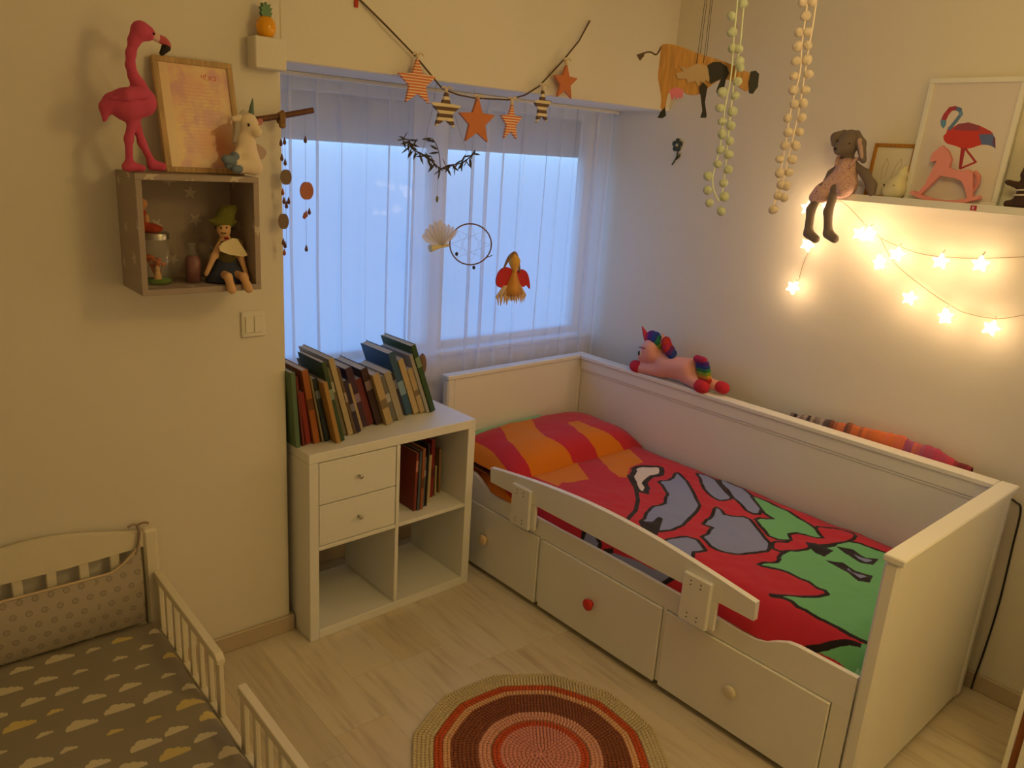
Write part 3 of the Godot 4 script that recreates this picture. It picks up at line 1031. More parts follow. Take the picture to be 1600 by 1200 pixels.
	blob(m, [[Vector3(-0.80, 0.545, -2.008), Vector3(-0.35, 0.555, -2.008), 0.022, 0.024]], 0.012, 0.02)
	solo("sheet_roll", "mint green bedding tucked behind the striped pillow", "bedding", m.mesh(), mint, bed_xf.origin, BED_Y)
	# crumpled throw wedged between the back and the wall
	m = MB.new()
	m.use_col = true
	var cols := [c8(50, 40, 46), c8(176, 160, 156), c8(64, 52, 50), c8(196, 110, 76), c8(214, 116, 60), c8(210, 112, 90), c8(160, 84, 126), c8(196, 66, 92), c8(120, 50, 60)]
	var cr := RandomNumberGenerator.new()
	cr.seed = 9
	for k in 48:
		var f := clampf(k / 47.0 * 8.0 + cr.randf_range(-0.7, 0.7), 0.0, 7.99)
		m.cur = cols[int(f)].lerp(cols[int(f) + 1], f - int(f)).srgb_to_linear()
		sheet(m, 2, 8, func(s, q):
			var z: float = lerpf(-0.88, -0.16, (k + s) / 48.0)
			var a: float = PI * q
			var e: float = 1.0 - pow(absf((z + 0.52) / 0.38), 3.0)
			var hh: float = 0.846 + 0.045 * e * (0.55 + 0.45 * sin((z + 0.75) * 4.2)) + 0.012 * ns.get_noise_1d(z * 9.0)
			return Vector3(0.046 - 0.034 * cos(a) + 0.006 * ns.get_noise_2d(z * 8.0, q * 2.0), lerpf(0.6, hh + 0.008 * ns.get_noise_2d(z * 12.0, q * 2.0), pow(sin(a), 0.45)), z), Vector3(0, 1, 0))
	var thr := mat(Color.WHITE, 0.95)
	thr.vertex_color_use_as_albedo = true
	solo("throw_blanket", "crumpled orange, pink and dark throw stuffed between the daybed back and the wall", "blanket", m.mesh(), thr, bed_xf.origin, BED_Y)

# ------------------------------------------------------------------ toddler bed
func toddler_bed():
	var wp := mat(c8(236, 228, 206), 0.45)
	var x1 := -0.5
	var x0 := -1.2
	var zf := -0.095
	var t := thing("toddler_bed", "white slatted toddler bed in the left foreground", "bed", Vector3(-0.85, 0, 0.7))
	var o := Vector3(-0.85, 0, 0.7)
	for e in [[zf, 0.0], [1.5, 0.0]]:
		for x in [x0, x1 - 0.045]:
			var m := MB.new()
			box(m, Vector3(x, 0, e[0] - 0.022), Vector3(x + 0.045, 0.585, e[0] + 0.018), 0.008)
			part(t, "post", m.mesh(o), wp)
		var p := PackedVector2Array()
		for k in 21:
			var s := k / 20.0
			p.append(Vector2(lerpf(x0 + 0.0452, x1 - 0.0452, s), 0.580 + 0.05 * pow(sin(PI * s), 1.3)))
		for k in 21:
			var s := k / 20.0
			p.append(Vector2(lerpf(x1 - 0.0452, x0 + 0.0452, s), 0.528 - 0.012 * sin(PI * s)))
		var m := MB.new()
		extr(m, p, e[0] - 0.012, e[0] + 0.010, Transform3D(), 0.003)
		part(t, "top_rail", m.mesh(o), wp)
		m = MB.new()
		box(m, Vector3(x0 + 0.0452, 0.16, e[0] - 0.012), Vector3(x1 - 0.0452, 0.24, e[0] + 0.01), 0.003)
		part(t, "bottom_rail", m.mesh(o), wp)
		for k in 6:
			var xc := -0.632 - 0.0905 * k
			m = MB.new()
			box(m, Vector3(xc - 0.014, 0.2405, e[0] - 0.008), Vector3(xc + 0.014, 0.532, e[0] + 0.006), 0.003)
			part(t, "slat", m.mesh(o), wp)
	for x in [x1 - 0.0, x0 + 0.02]:
		var m := MB.new()
		box(m, Vector3(x - 0.022, 0.14, zf + 0.019), Vector3(x, 0.23, 1.477), 0.003)
		part(t, "side_rail", m.mesh(o), wp)
		for r in [[-0.072, 0.492], [0.64, 1.22]]:
			m = MB.new()
			var q := PackedVector2Array([Vector2(r[0], 0.408), Vector2(r[0], 0.434)])
			if r[0] < 0.0:
				q.append_array(PackedVector2Array([Vector2(r[1] - 0.02, 0.434), Vector2(r[1], 0.422), Vector2(r[1], 0.408)]))
			else:
				q.append_array(PackedVector2Array([Vector2(r[1], 0.434), Vector2(r[1], 0.408)]))
			extr(m, q, 0.0, 0.024, Transform3D(Basis(Vector3(0, 0, 1), Vector3(0, 1, 0), Vector3(-1, 0, 0)), Vector3(x + 0.001, 0, 0)), 0.002)
			var gr := part(t, "guard", m.mesh(o), wp)
			var n := 8
			for k in n:
				var zc: float = lerpf(r[0] + 0.014, r[1] - 0.014, k / (n - 1.0))
				var wd := 0.014 if (k == 0 or k == n - 1) else 0.0085
				m = MB.new()
				box(m, Vector3(x - 0.018, 0.2305, zc - wd), Vector3(x - 0.004, 0.4078, zc + wd), 0.002)
				part(gr, "guard_slat", m.mesh(o), wp)
	# sheet printed with clouds
	var img := Image.create(512, 1024, false, Image.FORMAT_RGB8)
	img.fill(c8(146, 138, 122))
	var rng := RandomNumberGenerator.new()
	rng.seed = 3
	for r in 19:
		for c in 7:
			var p := Vector2(c * 76.0 + (38.0 if r % 2 == 1 else 0.0) + rng.randf_range(-10, 10), r * 56.0 + rng.randf_range(-8, 8))
			var s: float = [7.0, 10.0, 13.0][rng.randi() % 3]
			var cc := c8(212, 202, 172) if rng.randf() > 0.16 else c8(212, 192, 124)
			for b in [[-1.6, 0.0, 0.75], [-0.6, 0.5, 1.05], [0.5, 0.2, 0.9], [1.5, -0.1, 0.6]]:
				dot(img, p + Vector2(b[0] * s, -b[1] * s * 0.8), b[2] * s * 0.85, cc)
			img.fill_rect(Rect2i(int(p.x - 2.4 * s), int(p.y), int(4.8 * s), int(0.7 * s)), cc)
			img.fill_rect(Rect2i(int(p.x - 2.6 * s), int(p.y + 0.75 * s), int(5.2 * s), int(s)), c8(146, 138, 122))
	var sh := mat(Color.WHITE, 0.95)
	sh.albedo_texture = tex(img)
	var m2 := MB.new()
	var ns := FastNoiseLite.new()
	ns.frequency = 1.0
	sheet(m2, 30, 60, func(s, q):
		var x: float = lerpf(x0 + 0.025, x1 - 0.026, s)
		var z: float = lerpf(zf + 0.044, 1.47, q)
		var ed: float = minf(minf(s, 1.0 - s) * 0.65, minf(q, 1.0 - q) * 1.5)
		return Vector3(x, 0.285 + 0.006 * ns.get_noise_2d(x * 5.0, z * 4.0) - 0.05 * pow(clampf(1.0 - ed / 0.035, 0.0, 1.0), 2.0), z), Vector3.UP)
	box(m2, Vector3(x0 + 0.027, 0.165, zf + 0.034), Vector3(x1 - 0.028, 0.236, 1.468), 0.01)
	solo("crib_mattress", "grey fitted sheet printed with cream clouds on the toddler bed mattress", "mattress", m2.mesh(Vector3(-0.85, 0.165, 0.7)), sh, Vector3(-0.85, 0.165, 0.7))
	# padded bumper with ring print
	img = Image.create(512, 256, false, Image.FORMAT_RGB8)
	img.fill(c8(192, 182, 166))
	for r in 6:
		for c in 12:
			var p := Vector2(c * 43.0 + (21.0 if r % 2 == 1 else 0.0), 22.0 + r * 43.0)
			dot(img, p, 10.0, c8(158, 148, 136))
			dot(img, p, 6.5, c8(184, 174, 158))
			dot(img, p + Vector2(1, 1), 2.5, c8(166, 152, 140))
	var bm := mat(Color.WHITE, 0.95)
	bm.albedo_texture = tex(img)
	var bt := thing("crib_bumper", "padded cot bumper printed with grey rings, tied to the toddler bed headboard", "bumper", Vector3(-0.85, 0.29, zf + 0.02))
	var bo := Vector3(-0.85, 0.29, zf + 0.02)
	m2 = MB.new()
	var bf := func(s, q, side):
		var x: float = lerpf(x0 + 0.05, x1 - 0.058, s)
		var topy: float = 0.468 + 0.085 * pow(clampf((x + 0.66) / 0.11, 0.0, 1.0), 1.6)
		var y: float = lerpf(topy, 0.262, q)
		var bul := sin(PI * clampf(q, 0.02, 0.98)) * (0.6 + 0.4 * sin(PI * s))
		return Vector3(x, y, zf + 0.0225 + (0.014 * bul + 0.003 if side > 0 else 0.0))
	sheet(m2, 40, 10, func(s, q): return bf.call(s, q, 1), Vector3(0, 0, 1), func(p): return Vector2((p.x + 1.2) / 0.5, (0.56 - p.y) / 0.25))
	sheet(m2, 40, 2, func(s, q): return bf.call(s, q, 0), Vector3(0, 0, -1), func(p): return Vector2((p.x + 1.2) / 0.5, (0.56 - p.y) / 0.25))
	part(bt, "padding", m2.mesh(bo), bm)
	m2 = MB.new()
	var tp := []
	for k in 33:
		var f: Vector3 = bf.call(k / 32.0, 0.0, 1)
		tp.append(f + Vector3(0, 0.002, -0.001))
	tube(m2, tp, 0.0045, 6)
	part(bt, "piping", m2.mesh(bo), mat(c8(222, 200, 172), 0.9))
	m2 = MB.new()
	tube(m2, wavy([Vector3(-0.575, 0.515, zf + 0.026), Vector3(-0.563, 0.55, zf + 0.024), Vector3(-0.556, 0.585, zf + 0.018), Vector3(-0.556, 0.603, zf)]), 0.005, 5)
	for s in [-1.0, 1.0]:
		tube(m2, wavy([Vector3(-0.556, 0.604, zf), Vector3(-0.556 + 0.016 * s, 0.612, zf + 0.008), Vector3(-0.556 + 0.032 * s, 0.608, zf + 0.012)]), 0.004, 5)
	part(bt, "ribbon", m2.mesh(bo), mat(c8(160, 142, 124), 0.9))

# ------------------------------------------------------------------ crochet rug
func rug():
	var t := thing("crochet_rug", "round crocheted rug in rings of cream, orange, brown and pink on the floor", "rug", Vector3(0.319, 0, 0.96))
	var bands := [["centre", 0.0, 0.128, c8(222, 150, 140)], ["orange_ring", 0.128, 0.160, c8(206, 88, 52)], ["pink_ring", 0.160, 0.200, c8(226, 166, 146)], ["brown_ring", 0.200, 0.288, c8(142, 82, 60)], ["cream_ring", 0.288, 0.316, c8(228, 178, 136)], ["orange_ring", 0.316, 0.346, c8(204, 90, 48)], ["border", 0.346, 0.412, c8(212, 196, 158)]]
	var edge := func(a: float, r: float) -> float:                  # the rug is a soft many-sided polygon
		var k := PI / 12.0
		var w: float = fposmod(a + 0.2, 2.0 * k) - k
		return r * lerpf(1.0, 1.012 * cos(k) / cos(w) , clampf(r / 0.41, 0.0, 1.0) * 0.8)
	var rng := RandomNumberGenerator.new()
	rng.seed = 8
	for b in bands:
		var m := MB.new()
		var r: float = b[1] + 0.0075
		if b[1] == 0.0:
			ell(m, Vector3(0, 0.006, 0), Vector3(0.010, 0.005, 0.010), Basis(), 8, 5)
			r = 0.016
		while r < b[2] + 0.002:
			var cnt := int(TAU * r / 0.0115)
			for k in cnt:
				var a := TAU * (k + 0.5 * fposmod(r * 66.0, 1.0)) / cnt + rng.randf_range(-0.1, 0.1) / cnt
				var rr: float = edge.call(a, r)
				var bas := Basis(Vector3.UP, -a) * Basis(Vector3.UP, 0.35)
				ell(m, Vector3(cos(a) * rr, 0.006, sin(a) * rr), Vector3(0.0088, 0.0058, 0.0058), bas, 6, 4)
			r += 0.0135
		part(t, b[0], m.mesh(), mat(b[3], 0.97))
	var p := PackedVector2Array()
	for k in 60:
		var a := TAU * k / 60.0
		p.append(Vector2(cos(a), sin(a)) * edge.call(a, 0.404))
	var m := MB.new()
	extr(m, p, 0.0008, 0.005, Transform3D(Basis(Vector3(1, 0, 0), Vector3(0, 0, 1), Vector3(0, 1, 0)), Vector3.ZERO))
	part(t, "backing", m.mesh(), mat(c8(150, 112, 86), 0.97))

# ------------------------------------------------------------------ box on the left wall and what stands in and on it
func wall_box():
	var img := Image.create(256, 256, false, Image.FORMAT_RGB8)
	img.fill(c8(168, 152, 142))
	for q in [[50, 46, 26], [180, 60, 22], [112, 150, 27], [226, 176, 22], [36, 214, 24]]:
		var p := PackedVector2Array()
		for e in star_poly(q[2], 0.38, 0.3 * q[0]):
			p.append(e + Vector2(q[0], q[1]))
		fill_poly(img, p, c8(202, 190, 176))
	var pm := mat(Color.WHITE, 0.8)
	pm.albedo_texture = tex(img)
	pm.uv1_triplanar = true
	pm.uv1_scale = Vector3.ONE * 4.2
	var xa := -0.536
	var xb := -0.186
	var ya := 1.381
	var yb := 1.72
	var zb := 0.065
	var o := Vector3(-0.361, ya, ZL)
	var t := thing("wall_box", "grey star-printed square box shelf mounted on the left wall", "shelf", o)
	var e := 0.017
	var bxs := [["top_panel", Vector3(xa, yb - e, ZL), Vector3(xb, yb, zb)], ["bottom_panel", Vector3(xa, ya, ZL), Vector3(xb, ya + e, zb)], ["side_panel", Vector3(xa, ya + e, ZL), Vector3(xa + e, yb - e, zb)], ["side_panel", Vector3(xb - e, ya + e, ZL), Vector3(xb, yb - e, zb)], ["back_panel", Vector3(xa + e, ya + e, ZL), Vector3(xb - e, yb - e, ZL + 0.006)]]
	for b in bxs:
		part(t, b[0], bx(b[1] - o, b[2] - o, 0.0012), pm)
	var m := MB.new()
	ell(m, Vector3(-0.532, 1.727, 0.035), Vector3.ONE * 0.007, Basis(), 10, 8)
	solo("bead", "tiny silver bead on the left corner of the star-printed wall box", "bead", m.mesh(Vector3(-0.532, 1.72, 0.035)), M.metal, Vector3(-0.532, 1.72, 0.035))
	flamingo()
	small_unicorn()
	letter_frame()
	# jar with a little scene, a red toy on its lid
	var by_ := ya + e
	var jc := Vector3(-0.462, by_, -0.035)
	t = thing("glass_jar", "glass jar with a metal lid and small figures inside the wall box", "jar", jc)
	var glass := mat(Color(0.9, 0.95, 0.92, 0.05), 0.02)
	glass.transparency = BaseMaterial3D.TRANSPARENCY_ALPHA
	m = MB.new()
	lathe(m, [Vector2(0, 0.001), Vector2(0.036, 0.001), Vector2(0.041, 0.008), Vector2(0.042, 0.02), Vector2(0.042, 0.105), Vector2(0.036, 0.122), Vector2(0.034, 0.136)], 28)
	part(t, "jar_glass", m.mesh(), glass)
	m = MB.new()
	lathe(m, [Vector2(0.037, 0.132), Vector2(0.0375, 0.148), Vector2(0.035, 0.152), Vector2(0, 0.152)], 28)
	part(t, "lid", m.mesh(), M.metal)
	m = MB.new()
	lathe(m, [Vector2(0, 0.003), Vector2(0.036, 0.004), Vector2(0.037, 0.014), Vector2(0, 0.018)], 20)
	part(t, "moss", m.mesh(), mat(c8(96, 132, 40), 0.95))
	m = MB.new()
	blob(m, [[Vector3(-0.005, 0.02, 0.014), Vector3(-0.005, 0.04, 0.014), 0.012, 0.006], [Vector3(-0.005, 0.046, 0.014), Vector3(-0.005, 0.05, 0.014), 0.007, 0.006]], 0.003, 0.006)
	part(t, "gnome", m.mesh(), mat(c8(214, 168, 110), 0.8))
	m = MB.new()
	var rng := RandomNumberGenerator.new()
	rng.seed = 2
	for k in 9:
		var p := Vector3(rng.randf_range(-0.024, 0.02), rng.randf_range(0.045, 0.09), rng.randf_range(-0.02, 0.012))
		ell(m, p, Vector3(0.010, 0.007, 0.008), Basis(Vector3.UP, k), 7, 5)
		tube(m, [Vector3(p.x * 0.3, 0.015, p.z * 0.3), p], 0.0012, 5)
	part(t, "dried_leaves", m.mesh(), mat(c8(190, 96, 40), 0.9))
	var fc := Vector3(-0.487, by_ + 0.1525, -0.03)
	t = thing("felt_toy", "red-brown felt toy sitting on the jar lid in the wall box", "soft toy", fc)
	m = MB.new()
	blob(m, [[Vector3(-0.004, 0.012, 0), Vector3(0.018, 0.010, 0.01), 0.013, 0.012], [Vector3(-0.012, 0.03, 0), Vector3(-0.012, 0.052, 0), 0.017, 0.015], [Vector3(0.018, 0.014, 0.008), Vector3(0.034, 0.01, 0.014), 0.01, 0.008]], 0.005, 0.012)
	part(t, "body", m.mesh(), cloth(c8(164, 62, 34)))
	m = MB.new()
	blob(m, [[Vector3(-0.012, 0.078, 0.0), Vector3(-0.008, 0.082, 0.004), 0.017, 0.014], [Vector3(-0.002, 0.034, 0.012), Vector3(-0.002, 0.046, 0.012), 0.008, 0.007]], 0.004, 0.006)
	part(t, "head", m.mesh(), cloth(c8(206, 150, 104)))
	# small bottle
	t = thing("small_bottle", "small glass bottle of dark pink liquid standing in the wall box", "bottle", Vector3(-0.364, by_, -0.02))
	m = MB.new()
	lathe(m, [Vector2(0, 0.001), Vector2(0.021, 0.001), Vector2(0.024, 0.006), Vector2(0.024, 0.07), Vector2(0.018, 0.086), Vector2(0.011, 0.094), Vector2(0.011, 0.112), Vector2(0.013, 0.113), Vector2(0.013, 0.12), Vector2(0.010, 0.12)], 24)
	part(t, "glass", m.mesh(), glass)
	m = MB.new()
	lathe(m, [Vector2(0, 0.003), Vector2(0.0215, 0.004), Vector2(0.0225, 0.068), Vector2(0.017, 0.082), Vector2(0, 0.083)], 20)
	part(t, "liquid", m.mesh(), mat(c8(122, 50, 58), 0.15))
	elf_doll(by_)

func flamingo():
	var o := Vector3(-0.515, 1.72, 0.022)
	var z := 0.022
	var t := thing("plush_flamingo", "pink plush flamingo standing on the wall box", "soft toy", o)
	var pink := cloth(c8(212, 84, 120))
	var P := func(x, y, dz = 0.0): return Vector3(x, y, z + dz)
	var m := MB.new()
	blob(m, [
		[P.call(-0.484, 2.088), P.call(-0.468, 2.084), 0.024, 0.020], [P.call(-0.484, 2.088), P.call(-0.502, 2.062), 0.021, 0.0145],
		[P.call(-0.502, 2.062), P.call(-0.513, 2.028), 0.0135, 0.0115], [P.call(-0.513, 2.028), P.call(-0.516, 1.998), 0.0115, 0.011], [P.call(-0.516, 1.998), P.call(-0.510, 1.972), 0.011, 0.0125], [P.call(-0.510, 1.972), P.call(-0.498, 1.948), 0.0125, 0.018], [P.call(-0.498, 1.948), P.call(-0.492, 1.92), 0.018, 0.03],
		[P.call(-0.492, 1.905), P.call(-0.535, 1.897), 0.037, 0.042], [P.call(-0.535, 1.897), P.call(-0.568, 1.897), 0.042, 0.024], [P.call(-0.568, 1.9), P.call(-0.586, 1.885), 0.022, 0.014], [P.call(-0.586, 1.885), P.call(-0.590, 1.852), 0.014, 0.006],
		[P.call(-0.520, 1.86, 0.006), P.call(-0.535, 1.808, 0.008), 0.013, 0.011], [P.call(-0.535, 1.808, 0.008), P.call(-0.538, 1.745, 0.01), 0.010, 0.010], [P.call(-0.538, 1.737, 0.01), P.call(-0.508, 1.733, 0.018), 0.013, 0.010], [P.call(-0.538, 1.735, 0.01), P.call(-0.55, 1.733, 0.01), 0.011, 0.009],
		[P.call(-0.512, 1.86, -0.006), P.call(-0.497, 1.80, -0.008), 0.013, 0.010], [P.call(-0.497, 1.80, -0.008), P.call(-0.474, 1.75, -0.008), 0.010, 0.010], [P.call(-0.474, 1.74, -0.008), P.call(-0.450, 1.738, 0.0), 0.014, 0.013]], 0.0055, 0.012)
	part(t, "body", m.mesh(o), pink)
	m = MB.new()
	blob(m, [[P.call(-0.492, 1.925, 0.034), P.call(-0.54, 1.918, 0.038), 0.012, 0.014], [P.call(-0.54, 1.918, 0.038), P.call(-0.575, 1.908, 0.026), 0.012, 0.006], [P.call(-0.5, 1.935, 0.03), P.call(-0.53, 1.932, 0.034), 0.010, 0.010]], 0.005, 0.014)
	part(t, "wing", m.mesh(o), pink)
	m = MB.new()
	blob(m, [[P.call(-0.452, 2.08), P.call(-0.440, 2.074), 0.012, 0.0105]], 0.003, 0.005)
	part(t, "face_patch", m.mesh(o), cloth(c8(236, 196, 190)))
	m = MB.new()
	tube(m, wavy([P.call(-0.442, 2.075), P.call(-0.426, 2.070), P.call(-0.419, 2.060), P.call(-0.421, 2.052)], 4), [0.010, 0.0105, 0.011, 0.0112, 0.0113, 0.0113, 0.0113, 0.0113, 0.0113, 0.0112, 0.011, 0.011, 0.0108], 10)
	part(t, "beak", m.mesh(o), cloth(c8(206, 96, 104)))
	m = MB.new()
	blob(m, [[P.call(-0.421, 2.054), P.call(-0.433, 2.038), 0.0125, 0.007]], 0.003, 0.004)
	part(t, "beak_tip", m.mesh(o), M.black)
	m = MB.new()
	ell(m, P.call(-0.456, 2.083, 0.0185), Vector3(0.0032, 0.0032, 0.002))
	part(t, "eye", m.mesh(o), M.black)

func small_unicorn():
	var z := 0.022
	var o := Vector3(-0.2, 1.72, z)
	var t := thing("plush_unicorn", "small cream plush unicorn with blue hooves sitting on the wall box", "soft toy", o)
	var P := func(x, y, dz = 0.0): return Vector3(x, y, z + dz)
	var cream := cloth(c8(240, 222, 196))
	var m := MB.new()
	blob(m, [[P.call(-0.197, 1.874), P.call(-0.194, 1.868, 0.004), 0.029, 0.027], [P.call(-0.192, 1.86, 0.01), P.call(-0.183, 1.85, 0.026), 0.021, 0.017], [P.call(-0.203, 1.845), P.call(-0.207, 1.815), 0.023, 0.027], [P.call(-0.207, 1.815), P.call(-0.2, 1.768), 0.028, 0.035],
		[P.call(-0.19, 1.75), P.call(-0.18, 1.746), 0.026, 0.024], [P.call(-0.215, 1.81, 0.012), P.call(-0.244, 1.782, 0.022), 0.012, 0.010], [P.call(-0.21, 1.752, 0.018), P.call(-0.246, 1.758, 0.028), 0.016, 0.012], [P.call(-0.205, 1.745, 0.01), P.call(-0.232, 1.74, 0.02), 0.015, 0.013]], 0.005, 0.012)
	part(t, "body", m.mesh(o), cream)
	m = MB.new()
	tube(m, [P.call(-0.187, 1.894), P.call(-0.184, 1.92), P.call(-0.180, 1.945)], [0.0095, 0.006, 0.001], 10)
	part(t, "horn", m.mesh(o), mat(c8(92, 120, 104), 0.5))
	for f in [[-0.262, 1.764, 0.034, -0.282, 1.768], [-0.242, 1.742, 0.028, -0.254, 1.742], [-0.25, 1.776, 0.024, -0.27, 1.752]]:
		m = MB.new()
		blob(m, [[P.call(f[0], f[1], f[2]), P.call(f[3], f[4], f[2] + 0.004), 0.0145, 0.0125]], 0.004, 0.005)
		part(t, "hoof", m.mesh(o), cloth(c8(116, 132, 150)))
	for s in [[-0.207, 0.0295], [-0.178, 0.0275]]:
		m = MB.new()
		ell(m, P.call(s[0], 1.868, s[1]), Vector3(0.004, 0.005, 0.002))
		part(t, "eye", m.mesh(o), M.black)
	m = MB.new()
	extr(m, smooth_poly(poly([-0.180, 1.880, -0.160, 1.892, -0.152, 1.880, -0.168, 1.864])), z + 0.006, z + 0.012)
	part(t, "ear", m.mesh(o), cloth(c8(196, 130, 130)))
	m = MB.new()
	blob(m, [[P.call(-0.222, 1.886), P.call(-0.242, 1.882, 0.004), 0.012, 0.008]], 0.004, 0.004)
	part(t, "ear", m.mesh(o), cream)
	for q in [[-0.224, 1.872, -0.232, 1.845], [-0.226, 1.85, -0.236, 1.82], [-0.205, 1.898, -0.222, 1.888]]:
		m = MB.new()
		blob(m, [[P.call(q[0], q[1], -0.004), P.call(q[2], q[3], 0.0), 0.013, 0.009]], 0.004, 0.006)
		part(t, "mane_lock", m.mesh(o), cloth(c8(246, 236, 222), 60.0, 0.4))
	m = MB.new()
	extr(m, smooth_poly(poly([-0.178, 1.815, -0.158, 1.816, -0.136, 1.80, -0.134, 1.786, -0.152, 1.766, -0.176, 1.78])), z - 0.02, z - 0.012, Transform3D(), 0.002)
	part(t, "wing", m.mesh(o), cloth(c8(196, 172, 160)))

func letter_frame():
	# framed watercolour sheet with handwriting, leaning against the wall
	var w := 0.232
	var h := 0.332
	var img := Image.create(232, 332, false, Image.FORMAT_RGB8)
	var a := FastNoiseLite.new()
	a.seed = 9
	a.frequency = 0.011
	var pal := [c8(250, 214, 150), c8(246, 190, 150), c8(236, 150, 110), c8(226, 160, 170)]
	for y in 332:
		for x in 232:
			var s: float = a.get_noise_2d(x, y) + 0.25 * a.get_noise_2d(x * 3.0, y * 3.0)
			var c: Color = pal[0].lerp(pal[1], clampf(s * 1.6 + 0.4, 0, 1)).lerp(pal[3], clampf(a.get_noise_2d(x + 500.0, y * 0.8) * 1.8, 0, 0.8))
			c = c.lerp(c8(228, 128, 62), clampf(1.0 - Vector2(x - 165.0, y - 255.0).length() / 78.0, 0.0, 0.75))
			img.set_pixel(x, y, c)
	img.fill_rect(Rect2i(0, 0, 30, 332), c8(246, 214, 160))
	var rng := RandomNumberGenerator.new()
	rng.seed = 12
	for r in 20:
		var x := 196.0 - rng.randf() * 6.0
		var y := 62.0 + r * 11.5
		while x > 46.0 + rng.randf() * 26.0:
			var l := rng.randf_range(5.0, 15.0)
			stroke(img, [Vector2(x, y + rng.randf_range(-1, 1)), Vector2(x - l * 0.5, y + rng.randf_range(-2, 2)), Vector2(x - l, y + rng.randf_range(-1, 1))], 0.6, c8(216, 150, 110))
			x -= l + 4.0
	var red := c8(206, 70, 34)                                      # the heading: three hand-drawn Hebrew letters and a stroke
	stroke(img, [Vector2(178, 30), Vector2(164, 42)], 1.6, red)
	stroke(img, [Vector2(177, 42), Vector2(172, 36)], 1.6, red)
	stroke(img, [Vector2(166, 30), Vector2(170, 36)], 1.6, red)
	stroke(img, [Vector2(157, 24), Vector2(157, 31), Vector2(148, 31), Vector2(149, 38), Vector2(154, 44)], 1.6, red)
	stroke(img, [Vector2(141, 30), Vector2(142, 37)], 1.6, red)
	stroke(img, [Vector2(184, 30), Vector2(190, 30), Vector2(189, 42), Vector2(184, 42)], 1.6, red)
	var pm := mat(Color.WHITE, 0.6)
	pm.albedo_texture = tex(img)
	var t := thing("framed_letter", "pine frame with handwritten watercolour sheet leaning on the wall above the box", "picture frame", Vector3(-0.308, 1.7205, -0.026))
	t.rotation.x = -0.25
	var b := 0.017
	for q in [[-w / 2, 0.0, w / 2, b], [-w / 2, h - b, w / 2, h], [-w / 2, b, -w / 2 + b, h - b], [w / 2 - b, b, w / 2, h - b]]:
		part(t, "frame_side", bx(Vector3(q[0], q[1], -0.012), Vector3(q[2], q[3], 0.006), 0.002), M.pine)
	var m := MB.new()
	m.quad(Vector3(-w / 2 + b, b, 0), Vector3(w / 2 - b, b, 0), Vector3(w / 2 - b, h - b, 0), Vector3(-w / 2 + b, h - b, 0), Vector3(0, 0, 1), Vector2(0, 1), Vector2(1, 1), Vector2(1, 0), Vector2(0, 0))
	box(m, Vector3(-w / 2 + b, b, -0.008), Vector3(w / 2 - b, h - b, -0.0005), 0.0)
	part(t, "sheet", m.mesh(), pm)
	var glass := mat(Color(1, 1, 1, 0.05), 0.02)
	glass.transparency = BaseMaterial3D.TRANSPARENCY_ALPHA
	part(t, "glass", bx(Vector3(-w / 2 + b, b, 0.0012), Vector3(w / 2 - b, h - b, 0.0028), 0.0), glass)

